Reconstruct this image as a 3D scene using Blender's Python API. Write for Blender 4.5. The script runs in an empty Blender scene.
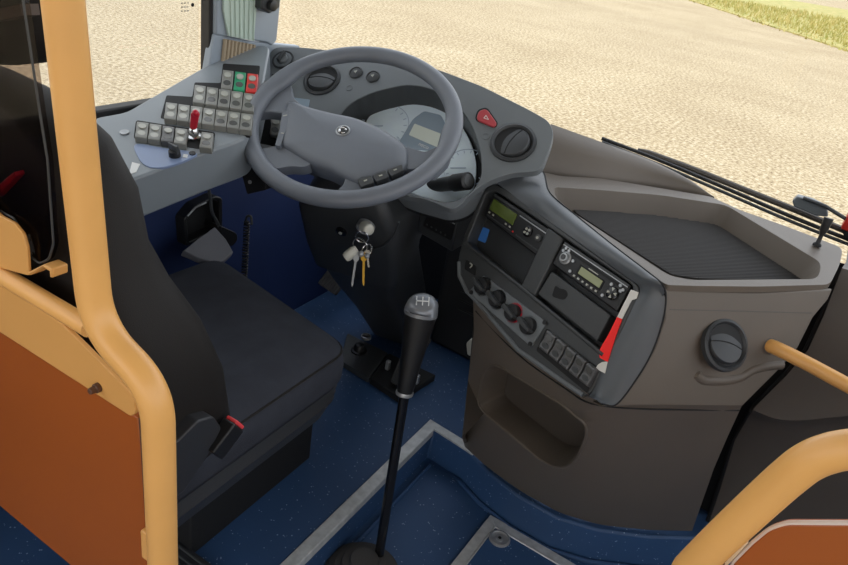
import bpy, bmesh, math, random
from mathutils import Vector as V, Matrix
random.seed(7)
C = bpy.context.scene.collection
# ------------------------------------------------------------------ camera model (848x565, f = 700 px)
YAW, PITCH, ROLL, FPX = math.radians(-26.59), math.radians(27.93), math.radians(-9.98), 700.0
EYE = V((0, 0, 1.2))
_f = V((math.sin(YAW)*math.cos(PITCH), math.cos(YAW)*math.cos(PITCH), -math.sin(PITCH)))
_r = V((math.cos(YAW), -math.sin(YAW), 0)); _d = _f.cross(_r)
CR = math.cos(ROLL)*_r + math.sin(ROLL)*_d
CD = -math.sin(ROLL)*_r + math.cos(ROLL)*_d
def ray(x, y): return CR*((x-424)/FPX) + CD*((y-282.5)/FPX) + _f
def hit(px, x=None, y=None, z=None, t=None):
    d = ray(*px)
    if t is None:
        if x is not None: t = (x-EYE.x)/d.x
        elif y is not None: t = (y-EYE.y)/d.y
        else: t = (z-EYE.z)/d.z
    return EYE + d*t
def proj(P):
    q = V(P)-EYE; w = q.dot(_f); return (424+FPX*q.dot(CR)/w, 282.5+FPX*q.dot(CD)/w)
class Plane:
    """a real surface of the cab: a point on it and its normal"""
    def __init__(s, p, n, up=(0, 0, 1)):
        s.p = V(p); s.n = V(n).normalized()
        s.u = V(up).cross(s.n).normalized(); s.v = s.n.cross(s.u)
    def at(s, px, h=0.0):
        d = ray(*px); t = ((s.p+s.n*h-EYE).dot(s.n))/d.dot(s.n); return EYE+d*t
    def loc(s, c, a, b, h=0.0): return V(c)+s.u*a+s.v*b+s.n*h
def pl3(a, b, c):
    n = (b-a).cross(c-a).normalized()
    if n.dot(EYE-a) < 0: n = -n
    return Plane(a, n)
# ------------------------------------------------------------------ materials
def lin(c):
    def g(v):
        v /= 255.0
        return v/12.92 if v <= .04045 else ((v+.055)/1.055)**2.4
    return (g(c[0]), g(c[1]), g(c[2]), 1)
def mat(name, col, rough=.5, metal=0, grain=0, gscale=900, var=.0, vscale=6, spec=.5, col2=None, coat=0):
    m = bpy.data.materials.new(name); m.use_nodes = True
    nt = m.node_tree; b = nt.nodes['Principled BSDF']
    b.inputs['Base Color'].default_value = lin(col); b.inputs['Roughness'].default_value = rough
    b.inputs['Metallic'].default_value = metal; b.inputs['Specular IOR Level'].default_value = spec
    if coat: b.inputs['Coat Weight'].default_value = coat; b.inputs['Coat Roughness'].default_value = .15
    tc = nt.nodes.new('ShaderNodeTexCoord')
    if grain:
        n = nt.nodes.new('ShaderNodeTexNoise'); n.inputs['Scale'].default_value = gscale; n.inputs['Detail'].default_value = 2
        bp = nt.nodes.new('ShaderNodeBump'); bp.inputs['Strength'].default_value = grain; bp.inputs['Distance'].default_value = .0008
        nt.links.new(tc.outputs['Object'], n.inputs['Vector']); nt.links.new(n.outputs['Fac'], bp.inputs['Height'])
        nt.links.new(bp.outputs['Normal'], b.inputs['Normal'])
    if var or col2:
        n2 = nt.nodes.new('ShaderNodeTexNoise'); n2.inputs['Scale'].default_value = vscale; n2.inputs['Detail'].default_value = 5
        nt.links.new(tc.outputs['Object'], n2.inputs['Vector'])
        mx = nt.nodes.new('ShaderNodeMix'); mx.data_type = 'RGBA'
        c = lin(col); k = 1-var
        mx.inputs[6].default_value = lin(col2) if col2 else (c[0]*k, c[1]*k, c[2]*k, 1)
        k = 1+var; mx.inputs[7].default_value = c if col2 else (min(1, c[0]*k), min(1, c[1]*k), min(1, c[2]*k), 1)
        rp = nt.nodes.new('ShaderNodeValToRGB'); rp.color_ramp.elements[0].position = .35; rp.color_ramp.elements[1].position = .65
        nt.links.new(n2.outputs['Fac'], rp.inputs['Fac']); nt.links.new(rp.outputs['Color'], mx.inputs[0])
        nt.links.new(mx.outputs[2], b.inputs['Base Color'])
    return m
def glassmat(name, tint=(1, 1, 1), dust=0.0, gloss=.06, dustcol=(225, 215, 195)):
    m = bpy.data.materials.new(name); m.use_nodes = True; nt = m.node_tree; nt.nodes.clear()
    out = nt.nodes.new('ShaderNodeOutputMaterial'); tr = nt.nodes.new('ShaderNodeBsdfTransparent')
    tr.inputs['Color'].default_value = (*tint, 1)
    gl = nt.nodes.new('ShaderNodeBsdfGlossy'); gl.inputs['Roughness'].default_value = .02
    mx = nt.nodes.new('ShaderNodeMixShader'); mx.inputs[0].default_value = gloss
    nt.links.new(tr.outputs[0], mx.inputs[1]); nt.links.new(gl.outputs[0], mx.inputs[2])
    last = mx
    if dust:
        df = nt.nodes.new('ShaderNodeBsdfTranslucent'); df.inputs['Color'].default_value = lin(dustcol)
        m2 = nt.nodes.new('ShaderNodeMixShader'); m2.inputs[0].default_value = dust
        nt.links.new(last.outputs[0], m2.inputs[1]); nt.links.new(df.outputs[0], m2.inputs[2]); last = m2
    nt.links.new(last.outputs[0], out.inputs['Surface']); return m
M = dict(
 dash=mat('dash_grey_plastic', (110, 115, 118), .36, grain=.25, gscale=1400, var=.04, vscale=9),
 dashdark=mat('dash_charcoal_plastic', (60, 62, 63), .4, grain=.25, gscale=1400),
 dashlight=mat('sky_lit_dash_plastic', (134, 141, 146), .34, grain=.25, gscale=1400, var=.05, vscale=7),  # dash grey lightened, sky reflection on the console painted into the colour
 surround=mat('console_surround_plastic', (84, 88, 92), .32, grain=.25, gscale=1400),
 shroud=mat('column_plastic', (50, 52, 54), .45, grain=.25, gscale=1400),
 taupe=mat('taupe_plastic', (100, 91, 81), .46, grain=.3, gscale=1400, var=.05, vscale=5),
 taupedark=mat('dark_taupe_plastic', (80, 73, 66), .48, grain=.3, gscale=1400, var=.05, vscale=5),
 black=mat('black_plastic', (24, 24, 25), .45, grain=.15),
 gloss=mat('glossy_black', (18, 18, 20), .18),
 well=mat('matte_black', (16, 16, 17), .7),
 wheel=mat('steering_wheel_rubber', (108, 113, 121), .38, grain=.3, gscale=1800, var=.03),
 switch=mat('switch_grey', (126, 126, 120), .35),
 switchblk=mat('switch_charcoal', (84, 84, 84), .32),
 lens=mat('lens_light', (176, 176, 166), .2), lensd=mat('lens_dark', (78, 78, 76), .2),
 green=mat('switch_green', (38, 150, 105), .35), red=mat('switch_red', (214, 52, 48), .35),
 hazard=mat('hazard_red', (178, 66, 72), .35), darkred=mat('lever_red', (190, 20, 45), .3),
 white=mat('white_print', (225, 225, 222), .5), tapered=mat('tape_red', (255, 25, 15), .4),
 tapewhite=mat('tape_white', (215, 212, 205), .4),
 gauge=mat('gauge_glare_blue', (230, 244, 255), .2, var=.05, vscale=14), gaugeline=mat('gauge_print', (176, 192, 210), .4),
 gaugegrey=mat('gauge_grey', (150, 166, 180), .2),
 lcd=mat('lcd_pale', (226, 233, 222), .2), lcdgreen=mat('lcd_green', (84, 98, 38), .25), lcdgreen2=mat('lcd_grey_green', (146, 152, 112), .25),
 bluepad=mat('blue_grey_plate', (132, 148, 180), .3), bluelabel=mat('blue_label', (62, 122, 200), .4),
 floor=None, chrome=mat('chrome', (210, 210, 210), .2, metal=1), steel=mat('dull_steel', (168, 170, 172), .36, metal=.55, var=.1, vscale=40),
 alu=mat('brushed_aluminium_trim', (186, 188, 188), .42, metal=.25, var=.12, vscale=60, grain=.3, gscale=300),
 brass=mat('brass', (200, 160, 70), .3, metal=1), keywhite=mat('key_ivory', (205, 203, 190), .4),
 yellow=mat('yellow_powder_coat', (238, 178, 102), .34, grain=.12, gscale=260, var=.03, vscale=12),
 plate=mat('yellow_flat_paint', (222, 163, 90), .5, var=.03),
 orange=mat('orange_brown_laminate', (166, 86, 28), .42, var=.05, vscale=3, grain=.1, gscale=500),
 edge=mat('panel_edge', (92, 62, 44), .6), palewood=mat('pale_trim', (222, 190, 150), .5),
 whiteedge=mat('pale_edge_trim', (220, 205, 195), .45),
 fabric=mat('seat_fabric', (56, 58, 65), .95, grain=.8, gscale=700, var=.08, vscale=25, spec=.15),
 vinyl=mat('seat_vinyl', (32, 29, 27), .62, grain=.4, gscale=700, spec=.25),
 seatplastic=mat('seat_side_plastic', (46, 47, 50), .45, grain=.3),
 strip=mat('headrest_stripe', (96, 86, 80), .8), grey=mat('grey_cloth', (104, 104, 108), .8, grain=.5, gscale=400),
 buckle=mat('buckle_red', (225, 70, 75), .4),
 pillar=mat('pillar_blue_grey', (150, 160, 170), .45), palegreen=mat('pale_green_ribs', (186, 202, 190), .7), beige=mat('beige_ribs', (168, 152, 128), .7),
 hull=mat('cab_lining', (150, 150, 146), .7), darkframe=mat('window_rubber', (34, 32, 31), .55),
 knobtop=mat('silver_knob_cap', (128, 131, 136), .3, metal=.3),
 rubber=mat('rubber_mat', (64, 62, 61), .75),
 redplastic=mat('marker_red', (205, 48, 36), .4),
 windscreen=glassmat('windscreen_glass', (.97, .98, .98), .0, .03), sideglass=glassmat('dusty_side_glass', (.96, .97, .97), .14, .04),
 partition=glassmat('smoked_partition_glass', (.62, .57, .54), .0, .02),
)
# floor vinyl: blue with pale flecks
def floormat():
    m = mat('blue_speckled_vinyl', (42, 72, 110), .55, var=.12, vscale=3); nt = m.node_tree; b = nt.nodes['Principled BSDF']
    src = b.inputs['Base Color'].links[0].from_socket
    tc = nt.nodes.new('ShaderNodeTexCoord'); vo = nt.nodes.new('ShaderNodeTexVoronoi'); vo.inputs['Scale'].default_value = 130
    nz = nt.nodes.new('ShaderNodeTexNoise'); nz.inputs['Scale'].default_value = 70
    nt.links.new(tc.outputs['Object'], vo.inputs['Vector']); nt.links.new(tc.outputs['Object'], nz.inputs['Vector'])
    lt = nt.nodes.new('ShaderNodeMath'); lt.operation = 'LESS_THAN'; lt.inputs[1].default_value = .2
    gt = nt.nodes.new('ShaderNodeMath'); gt.operation = 'GREATER_THAN'; gt.inputs[1].default_value = .585
    mu = nt.nodes.new('ShaderNodeMath'); mu.operation = 'MULTIPLY'
    nt.links.new(vo.outputs['Distance'], lt.inputs[0]); nt.links.new(nz.outputs['Fac'], gt.inputs[0])
    nt.links.new(lt.outputs[0], mu.inputs[0]); nt.links.new(gt.outputs[0], mu.inputs[1])
    k = nt.nodes.new('ShaderNodeMath'); k.operation = 'MULTIPLY'; k.inputs[1].default_value = .75; nt.links.new(mu.outputs[0], k.inputs[0])
    mx = nt.nodes.new('ShaderNodeMix'); mx.data_type = 'RGBA'; mx.inputs[7].default_value = lin((160, 176, 200))
    nt.links.new(k.outputs[0], mx.inputs[0]); nt.links.new(src, mx.inputs[6]); nt.links.new(mx.outputs[2], b.inputs['Base Color'])
    return m
M['floor'] = floormat()
M['bluewall'] = mat('blue_wall_lining', (24, 42, 84), .6, var=.1, vscale=5)
def gravelmat():
    m = bpy.data.materials.new('sandy_gravel'); m.use_nodes = True; nt = m.node_tree; b = nt.nodes['Principled BSDF']
    b.inputs['Roughness'].default_value = .95; b.inputs['Specular IOR Level'].default_value = .1
    tc = nt.nodes.new('ShaderNodeTexCoord')
    def noise(s, d=3):
        n = nt.nodes.new('ShaderNodeTexNoise'); n.inputs['Scale'].default_value = s; n.inputs['Detail'].default_value = d
        n.inputs['Roughness'].default_value = .7
        nt.links.new(tc.outputs['Object'], n.inputs['Vector']); return n
    fine = noise(19, 5); big = noise(.35, 3)
    r = nt.nodes.new('ShaderNodeValToRGB'); e = r.color_ramp.elements
    e[0].position = .36; e[0].color = lin((136, 118, 93)); e[1].position = .62; e[1].color = lin((222, 206, 176))
    q = e.new(.48); q.color = lin((186, 166, 131))
    nt.links.new(fine.outputs['Fac'], r.inputs['Fac'])
    r2 = nt.nodes.new('ShaderNodeValToRGB'); r2.color_ramp.elements[0].position = .35; r2.color_ramp.elements[1].position = .65
    r2.color_ramp.elements[0].color = (.86, .84, .82, 1); r2.color_ramp.elements[1].color = (1, 1, 1, 1)
    nt.links.new(big.outputs['Fac'], r2.inputs['Fac'])
    mx = nt.nodes.new('ShaderNodeMix'); mx.data_type = 'RGBA'; mx.blend_type = 'MULTIPLY'; mx.inputs[0].default_value = 1
    nt.links.new(r.outputs['Color'], mx.inputs[6]); nt.links.new(r2.outputs['Color'], mx.inputs[7]); nt.links.new(mx.outputs[2], b.inputs['Base Color'])
    return m
M['kick'] = mat('shade_black_lining', (24, 25, 28), .7)  # near-black base colour carries the footwell's shade
M['gravel'] = gravelmat()
M['grass'] = mat('dry_grass', (196, 178, 112), .9, col2=(156, 154, 80), vscale=2)
# ------------------------------------------------------------------ mesh helpers
def fillet(poly, r, n=4, skip=()):
    out = []; N = len(poly)
    for i in range(N):
        p = V(poly[i]).to_2d() if len(poly[i]) == 2 else V(poly[i]); a = V(poly[i-1]); b = V(poly[(i+1) % N]); p = V(poly[i])
        if i in skip: out.append(tuple(p)); continue
        da = a-p; db = b-p; la = da.length; lb = db.length
        k = min(r, la*.45, lb*.45); A = p+da/la*k; B = p+db/lb*k
        for j in range(n+1):
            t = j/n; out.append(tuple(A*(1-t)**2+p*2*t*(1-t)+B*t*t))
    return out
def catmull(pts, n=8, closed=False):
    P = [V(p) for p in pts]; out = []; N = len(P)
    for i in range(N if closed else N-1):
        p1 = P[i]; p2 = P[(i+1) % N]
        p0 = P[i-1] if (i > 0 or closed) else p1*2-p2
        p3 = P[(i+2) % N] if (i+2 < N or closed) else p2*2-p1
        for j in range(n):
            t = j/n
            out.append(.5*((2*p1)+(p2-p0)*t+(2*p0-5*p1+4*p2-p3)*t*t+(3*p1-p0-3*p2+p3)*t**3))
    if not closed: out.append(P[-1])
    return out
def bezpath(pts, r, n=8):
    """polyline with rounded corners of radius r"""
    P = [V(p) for p in pts]; out = [P[0]]
    for i in range(1, len(P)-1):
        a = P[i-1]-P[i]; b = P[i+1]-P[i]; k = min(r, a.length*.49, b.length*.49)
        A = P[i]+a.normalized()*k; B = P[i]+b.normalized()*k
        for j in range(n+1):
            t = j/n; out.append(A*(1-t)**2+P[i]*2*t*(1-t)+B*t*t)
    out.append(P[-1]); return out
class MB:
    def __init__(s): s.bm = bmesh.new()
    def face(s, pts):
        vs = [s.bm.verts.new(p) for p in pts]
        try: return s.bm.faces.new(vs)
        except ValueError: return None
    def prism(s, A, B):
        a = [s.bm.verts.new(p) for p in A]; b = [s.bm.verts.new(p) for p in B]; n = len(a)
        s.bm.faces.new(a); s.bm.faces.new(list(reversed(b)))
        for i in range(n): s.bm.faces.new((a[i], b[i], b[(i+1) % n], a[(i+1) % n]))
        return s
    def slab(s, pl, px, top, bottom, grow=0.0):
        A = [pl.at(p, top) for p in px]; c = sum(A, V())/len(A)
        B = [p-pl.n*(top-bottom)+(p-c)*grow for p in A]; return s.prism(A, B)
    def box(s, c, sx, sy, sz, u=V((1, 0, 0)), v=V((0, 1, 0)), w=V((0, 0, 1))):
        c = V(c); A = [c+u*a*sx/2+v*b*sy/2+w*sz/2 for a, b in ((-1, -1), (1, -1), (1, 1), (-1, 1))]
        return s.prism(A, [p-w*sz for p in A])
    def loft(s, rings, cap=True, closed=True):
        R = [[s.bm.verts.new(p) for p in r] for r in rings]; n = len(R[0])
        for i in range(len(R)-1):
            for j in range(n if closed else n-1):
                k = (j+1) % n; s.bm.faces.new((R[i][j], R[i][k], R[i+1][k], R[i+1][j]))
        if cap and closed: s.bm.faces.new(list(reversed(R[0]))); s.bm.faces.new(R[-1])
        return s
    def tube(s, path, r, n=14, cap=True, flat=None):
        P = [V(p) for p in path]; N = len(P); rings = []
        t = (P[1]-P[0]).normalized(); ref = V((0, 0, 1)) if abs(t.z) < .9 else V((1, 0, 0))
        x = t.cross(ref).normalized()
        for i in range(N):
            t = (P[min(i+1, N-1)]-P[max(i-1, 0)]).normalized(); x = (x-t*x.dot(t)).normalized(); y = t.cross(x)
            rr = r[i] if isinstance(r, (list, tuple)) else r
            rings.append([P[i]+(x*math.cos(2*math.pi*k/n)+y*math.sin(2*math.pi*k/n))*rr for k in range(n)])
        return s.loft(rings, cap)
    def lathe(s, c, axis, prof, n=32, u=None):
        a = V(axis).normalized(); x = u or a.cross(V((0, 0, 1)) if abs(a.z) < .9 else V((1, 0, 0))).normalized(); y = a.cross(x); c = V(c)
        rings = [[c+a*h+(x*math.cos(2*math.pi*k/n)+y*math.sin(2*math.pi*k/n))*max(r, 1e-5) for k in range(n)] for r, h in prof]
        return s.loft(rings, True)
    def ball(s, c, r, sc=(1, 1, 1), n=16):
        bmesh.ops.create_uvsphere(s.bm, u_segments=n, v_segments=n//2, radius=r, matrix=Matrix.Translation(V(c)) @ Matrix.Diagonal((*sc, 1))); return s
    def ringslab(s, pl, outer, inner, c, dout, din, N=72, at=None, wallscale=1.0):
        at = at or (lambda p: pl.at(p))
        def cast(poly, th):
            dx, dy = math.cos(th), math.sin(th); best = None
            for i in range(len(poly)):
                x1, y1 = poly[i-1][0]-c[0], poly[i-1][1]-c[1]; x2, y2 = poly[i][0]-c[0], poly[i][1]-c[1]
                ex, ey = x2-x1, y2-y1; den = dx*ey-dy*ex
                if abs(den) < 1e-9: continue
                t = (x1*ey-y1*ex)/den; q = (x1*dy-y1*dx)/den
                if t > 0 and -1e-6 <= q <= 1+1e-6 and (best is None or t < best): best = t
            return (c[0]+dx*best, c[1]+dy*best)
        ths = sorted({round(2*math.pi*i/N, 4) for i in range(N)} | {round(math.atan2(p[1]-c[1], p[0]-c[0]) % (2*math.pi), 4) for p in list(outer)+list(inner)})
        O = [at(cast(outer, t)) for t in ths]; I = [at(cast(inner, t)) for t in ths]
        n = pl.n; ic = sum(I, V())/len(I)
        Ib = [ic+(p-ic)*wallscale-n*din for p in I]
        s.loft([[p-n*dout for p in O], O, I, Ib], cap=False)
        return Ib
ORG = {}
def obj(name, mb, m, parent=None, bevel=0, seg=2, angle=38, solid=0, sub=0, label=None, kind=None):
    bm = mb.bm; bmesh.ops.remove_doubles(bm, verts=bm.verts, dist=1e-6); bmesh.ops.recalc_face_normals(bm, faces=bm.faces)
    c = sum((v.co for v in bm.verts), V())/max(1, len(bm.verts))
    for v in bm.verts: v.co -= c
    me = bpy.data.meshes.new(name); bm.to_mesh(me); bm.free()
    me.polygons.foreach_set('use_smooth', [True]*len(me.polygons)); me.set_sharp_from_angle(angle=math.radians(angle))
    me.materials.append(m)
    o = bpy.data.objects.new(name, me); C.objects.link(o)
    po = ORG[parent.name] if parent else V()
    o.location = c-po; ORG[o.name] = c
    if parent: o.parent = parent
    if solid:
        q = o.modifiers.new('solid', 'SOLIDIFY'); q.thickness = solid; q.offset = -1
    if sub:
        q = o.modifiers.new('sub', 'SUBSURF'); q.levels = q.render_levels = sub
    if bevel:
        q = o.modifiers.new('bevel', 'BEVEL'); q.width = bevel; q.segments = seg; q.limit_method = 'ANGLE'; q.angle_limit = math.radians(35)
    if label: o['label'] = label
    if kind: o['kind'] = kind
    return o
def thing(name, label, cat, loc, group=None):
    o = bpy.data.objects.new(name, None); C.objects.link(o); o.location = loc; o.empty_display_size = .05
    ORG[o.name] = V(loc); o['label'] = label; o['category'] = cat
    if group: o['group'] = group
    return o
def tag(o, label, cat, group=None):
    o['label'] = label; o['category'] = cat
    if group: o['group'] = group
    return o
def struct(name, mb, m, **k): return obj(name, mb, m, kind='structure', **k)
def stroke(mb, pts, w, n, h=.0006):
    """a thin raised printed line through 3D points lying on a surface with normal n"""
    for a, b in zip(pts[:-1], pts[1:]):
        d = (b-a); sd = d.cross(n).normalized()*w/2
        A = [a+sd+n*h, b+sd+n*h, b-sd+n*h, a-sd+n*h]; mb.prism(A, [p-n*h for p in A])
    return mb
def text_mb(txt, c, u, v, size):
    cu = bpy.data.curves.new('lettering', 'FONT'); cu.body = txt; cu.size = 1; cu.align_x = 'CENTER'; cu.align_y = 'CENTER'; cu.extrude = .03; cu.resolution_u = 2
    o = bpy.data.objects.new('lettering', cu); C.objects.link(o); bpy.context.view_layer.update()
    me = o.to_mesh(); mb = MB(); mb.bm.from_mesh(me); o.to_mesh_clear()
    bpy.data.objects.remove(o); bpy.data.curves.remove(cu)
    n = u.cross(v).normalized()
    for q in mb.bm.verts: q.co = c+u*q.co.x*size+v*q.co.y*size+n*q.co.z*size
    return mb
#PART2
Z = V((0, 0, 1))
# ================================================================== SETTING
gm = MB(); gm.face([(-150, -60, -1.05), (150, -60, -1.05), (150, 200, -1.05), (-150, 200, -1.05)])
struct('ground', gm, M['gravel'])
# grassy verge beyond the gravel
g0 = hit((676, -4), z=-1.05); g1 = hit((856, 54), z=-1.05); gd = (g1-g0); gl = gd.length; gd.normalize(); gn = V((-gd.y, gd.x, 0))
gb = MB()
base = [g0-gd*20, g0+gd*(gl+20), g0+gd*(gl+20)+gn*60, g0-gd*20+gn*60]
gb.prism([p+Z*.04 for p in base], [p-Z*.02 for p in base])
for i in range(13000):
    a = random.uniform(-4, gl+8); b = abs(random.gauss(0, 16)); 
    p = g0+gd*a+gn*(b-random.uniform(0, .5)); h = random.uniform(.1, .34)*(1 if b > 1 else .5); w = random.uniform(.02, .06); th = random.uniform(0, 6.28)
    s = V((math.cos(th), math.sin(th), 0))*w; l = V((random.uniform(-.15, .15), random.uniform(-.15, .15), h))
    gb.face([p-s, p+s, p+l])
gob = obj('grass', gb, M['grass'], kind='stuff'); tag(gob, 'dry yellow green grass verge along the far edge of the gravel', 'grass')
# floors
XT = -.572
fm = MB()
con_b = [hit(p, z=0) for p in ((466, 449), (490, 470), (520, 493), (560, 515), (600, 527), (650, 534), (695, 535))]
con_b = [p+V((.0, -.012, 0)) for p in con_b]
edge = [V((XT, -.6, 0)), V((XT, 1.345, 0)), V((con_b[0].x-.005, 1.335, 0))]+con_b[1:]+[V((1.15, con_b[-1].y+.05, 0))]
poly = [V((-1.22, -.6, 0))]+edge+[V((1.15, 2.0, 0)), V((-1.22, 2.0, 0))]
fm.prism(poly, [p-Z*.16 for p in poly])
struct('floor', fm, M['floor'], bevel=.006)
lf = MB(); lf.prism([V(p) for p in ((-.7, -.9, -.1), (1.2, -.9, -.1), (1.2, 1.9, -.1), (-.7, 1.9, -.1))], [V(p) for p in ((-.7, -.9, -.16), (1.2, -.9, -.16), (1.2, 1.9, -.16), (-.7, 1.9, -.16))])
struct('floor', lf, M['floor'])
cv = MB(); off = [p+V((0, -.008, -.1)) for p in edge[1:]]; off[0] = V((XT+.022, 1.32, -.1)); off[1] = edge[2]+V((.01, -.012, -.1))
cv.tube([p+Z*.003 for p in [V((XT+.022, -.5, -.1))]+off], .006, 8); struct('trim_1', cv, M['floor'])
ws = [(V((XT-.024, -.5, .004)), V((XT+.004, -.5, .004)), V((XT+.004, 1.342, .004)), V((XT-.024, 1.37, .004)))]
nm = MB(); q = list(ws[0]); nm.prism(q, [p-Z*.006 for p in q])
q = [V((XT-.0, 1.342, -.002)), V((XT+.004, 1.342, .004)), V((XT+.004, -.5, .004)), V((XT, -.5, -.002))]
q2 = [V((XT-.024, 1.37, .004)), V((XT+.004, 1.342, .004)), V((edge[2].x+.03, 1.326, .004)), V((edge[2].x+.03, 1.354, .004))]
nm.prism(q2, [p-Z*.006 for p in q2])
for p, w, h in (((XT+.0045, .42, -.006), .004, .022),):
    nm.box((XT+.003, .42, -.007), .005, 1.84, .02)
struct('trim_2', nm, M['alu'], bevel=.001)
# body shell
wl = MB(); wl.box((-1.245, .2, .3), .05, 3.6, .84); struct('wall_left', wl, M['bluewall'])
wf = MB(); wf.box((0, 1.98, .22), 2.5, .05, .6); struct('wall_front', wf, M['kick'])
wr = MB(); wr.box((1.245, .2, .3), .05, 3.6, .8); struct('wall_right', wr, M['hull'])
ce = MB(); ce.box((0, -.45, 2.05), 2.54, 4.4, .05); struct('ceiling', ce, M['hull'])
# side window: rubber frame and dusty pane
fr = MB()
fr.box((-1.225, .35, .735), .03, 1.62, .03); fr.box((-1.225, 1.178, 1.38), .03, .03, 1.3); fr.box((-1.225, .35, 2.0), .03, 1.6, .04); fr.box((-1.225, -.45, 1.38), .03, .04, 1.3)
struct('window_1', fr, M['darkframe'], bevel=.004)
pn = MB(); pn.box((-1.243, .36, 1.37), .004, 1.6, 1.26); wpane = struct('window_2', pn, M['sideglass'])
mk = MB(); c0 = hit((186, 5), x=-1.24)
for i in range(4):
    for j in range(3):
        k = c0+V((0, -.012+.008*j+.002*random.random(), .012-.008*i)); mk.box(k, .001, .003+.003*random.random(), .0018)
mk.lathe(c0+V((0, .018, .0)), (1, 0, 0), [(.004, 0), (.004, .001), (.003, .001), (.003, 0)], 16)
obj('etched_mark', mk, M['dashdark'], wpane)
# windscreen
base = [V((-1.2, 1.44, .80)), V((-.9, 1.62, .78)), V((-.5, 1.76, .72)), V((0, 1.84, .62)), V((.6, 1.82, .6)), V((1.2, 1.55, .6))]
base = catmull(base, 5)
wsg = MB(); wsg.loft([[p for p in base], [V((p.x*.99, p.y-.10, 1.35)) for p in base], [V((p.x*.96, p.y-.24, 2.03)) for p in base]], closed=False)
struct('window_3', wsg, M['windscreen'])
# A pillar: upper cladding, pale green ribbed strip, lower trim with beige ribs
PLW = lambda px: hit(px, x=-1.21)
pm = MB(); A = [hit(p, x=-1.2) for p in ((281, 0), (277, 41), (272, 46), (268, 43), (216, 35))]; A = [V((-1.2, A[-1].y, 2.02)), V((-1.2, A[0].y-.05, 2.02))]+A
pm.prism(A, [p-V((.02, 0, 0)) for p in A]); struct('trim_3', pm, M['pillar'], bevel=.004)
bl = MB(); A = [hit(p, x=-1.193) for p in ((226, -40), (260, -40), (257, 0), (254, 41), (229, 36), (224, 10))]
bl.prism(A, [p-V((.006, 0, 0)) for p in A])
for i in range(6):
    a = hit((230+5*i, -40), x=-1.192); b = hit((231.5+4.4*i, 36.5+.8*i), x=-1.192); bl.tube([a, b], .0022, 6)
struct('trim_4', bl, M['palegreen'])
lp = MB(); A = [hit(p, x=-1.204) for p in ((214, 34), (256, 42), (300, 46), (300, 90), (205, 90))]
lp.prism(A, [p-V((.02, 0, 0)) for p in A]); struct('trim_5', lp, M['pillar'], bevel=.003)
lb = MB()
for i in range(9):
    a = hit((225+3.6*i, 39+.7*i), x=-1.201); b = hit((222+3.6*i, 70), x=-1.201); lb.tube([a, b], .005, 6)
struct('trim_6', lb, M['beige'])
hk = thing('coat_hook', 'small dark grey hook bracket on the pale pillar beside the windscreen', 'hook', hit((266, 10), x=-1.19))
b = MB(); A = [hit(p, x=-1.17) for p in ((262, -14), (281, -14), (280, 8), (270, 14), (262, 9))]; b.prism(A, [p-V((.03, 0, 0)) for p in A]); obj('bracket', b, M['dashdark'], hk, bevel=.004)
b = MB(); b.lathe(hit((270, 5), x=-1.17), (1, 0, 0), [(.012, 0), (.012, .012), (.006, .014)], 16); obj('knob', b, M['black'], hk)
# ================================================================== PLANES
S1 = pl3(hit((118, 128), z=.74), hit((215, 150), z=.74), hit((270, 47), z=.85))
S2 = Plane(hit((285, 50), z=.84), (.05, -.65, .76))
S3 = pl3(hit((492, 188), z=.70), hit((640, 290), z=.68), hit((480, 310), z=.5))
ST = Plane((0, 0, .71), Z)
S5 = pl3(S3.at((612, 403)), hit((664, 290), z=.70), hit((818, 290), z=.70))
WC = EYE+(V((-.84, 1.211, .779))-EYE)*.957; WP = Plane(WC, (.104, -.489, .866))
def disc(mb, c, n, r, h0, h1, seg=28): mb.lathe(c+n*h0, n, [(r, 0), (r, h1-h0)], seg); return mb
def ell(pl, c, eu, ev, n=16): return [c+eu*math.cos(2*math.pi*k/n)+ev*math.sin(2*math.pi*k/n) for k in range(n)]
def rocker(parent, pl, tl, w, d, m, h=.012, ml=('lens', 'lensd')):
    tl = V((*tl, 0)); w = V((*w, 0)); d = V((*d, 0))
    q = [pl.at(p.to_2d(), h) for p in (tl, tl+w, tl+w+d, tl+d)]
    e = (q[1]-q[0]); f = (q[3]-q[0]); c = sum(q, V())/4; n = pl.n
    mb = MB(); rows = []
    for t, hh in ((0, -h), (0, 0), (.1, .0012), (.5, -.0018), (.9, .0012), (1, 0), (1, -h)):
        g = 1.05 if hh == -h else 1
        rows.append([c+(q[0]+f*t-c)*g+n*hh, c+(q[1]+f*t-c)*g+n*hh])
    L = [r[0] for r in rows]; R = [r[1] for r in rows]; mb.prism(L, R)
    o = obj('rocker_switch', mb, m, parent, bevel=.0013, angle=25)
    for t, k in ((.27, ml[0]), (.72, ml[1])):
        cc = q[0]+e*.5+f*t+n*(.0004 if t < .5 else .0004)
        b = MB(); A = ell(pl, cc, e*.34, f*.145); b.prism([p+n*.0006 for p in A], [p-n*.003 for p in A])
        obj('switch_lens', b, M[k], o)
    return o
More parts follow.
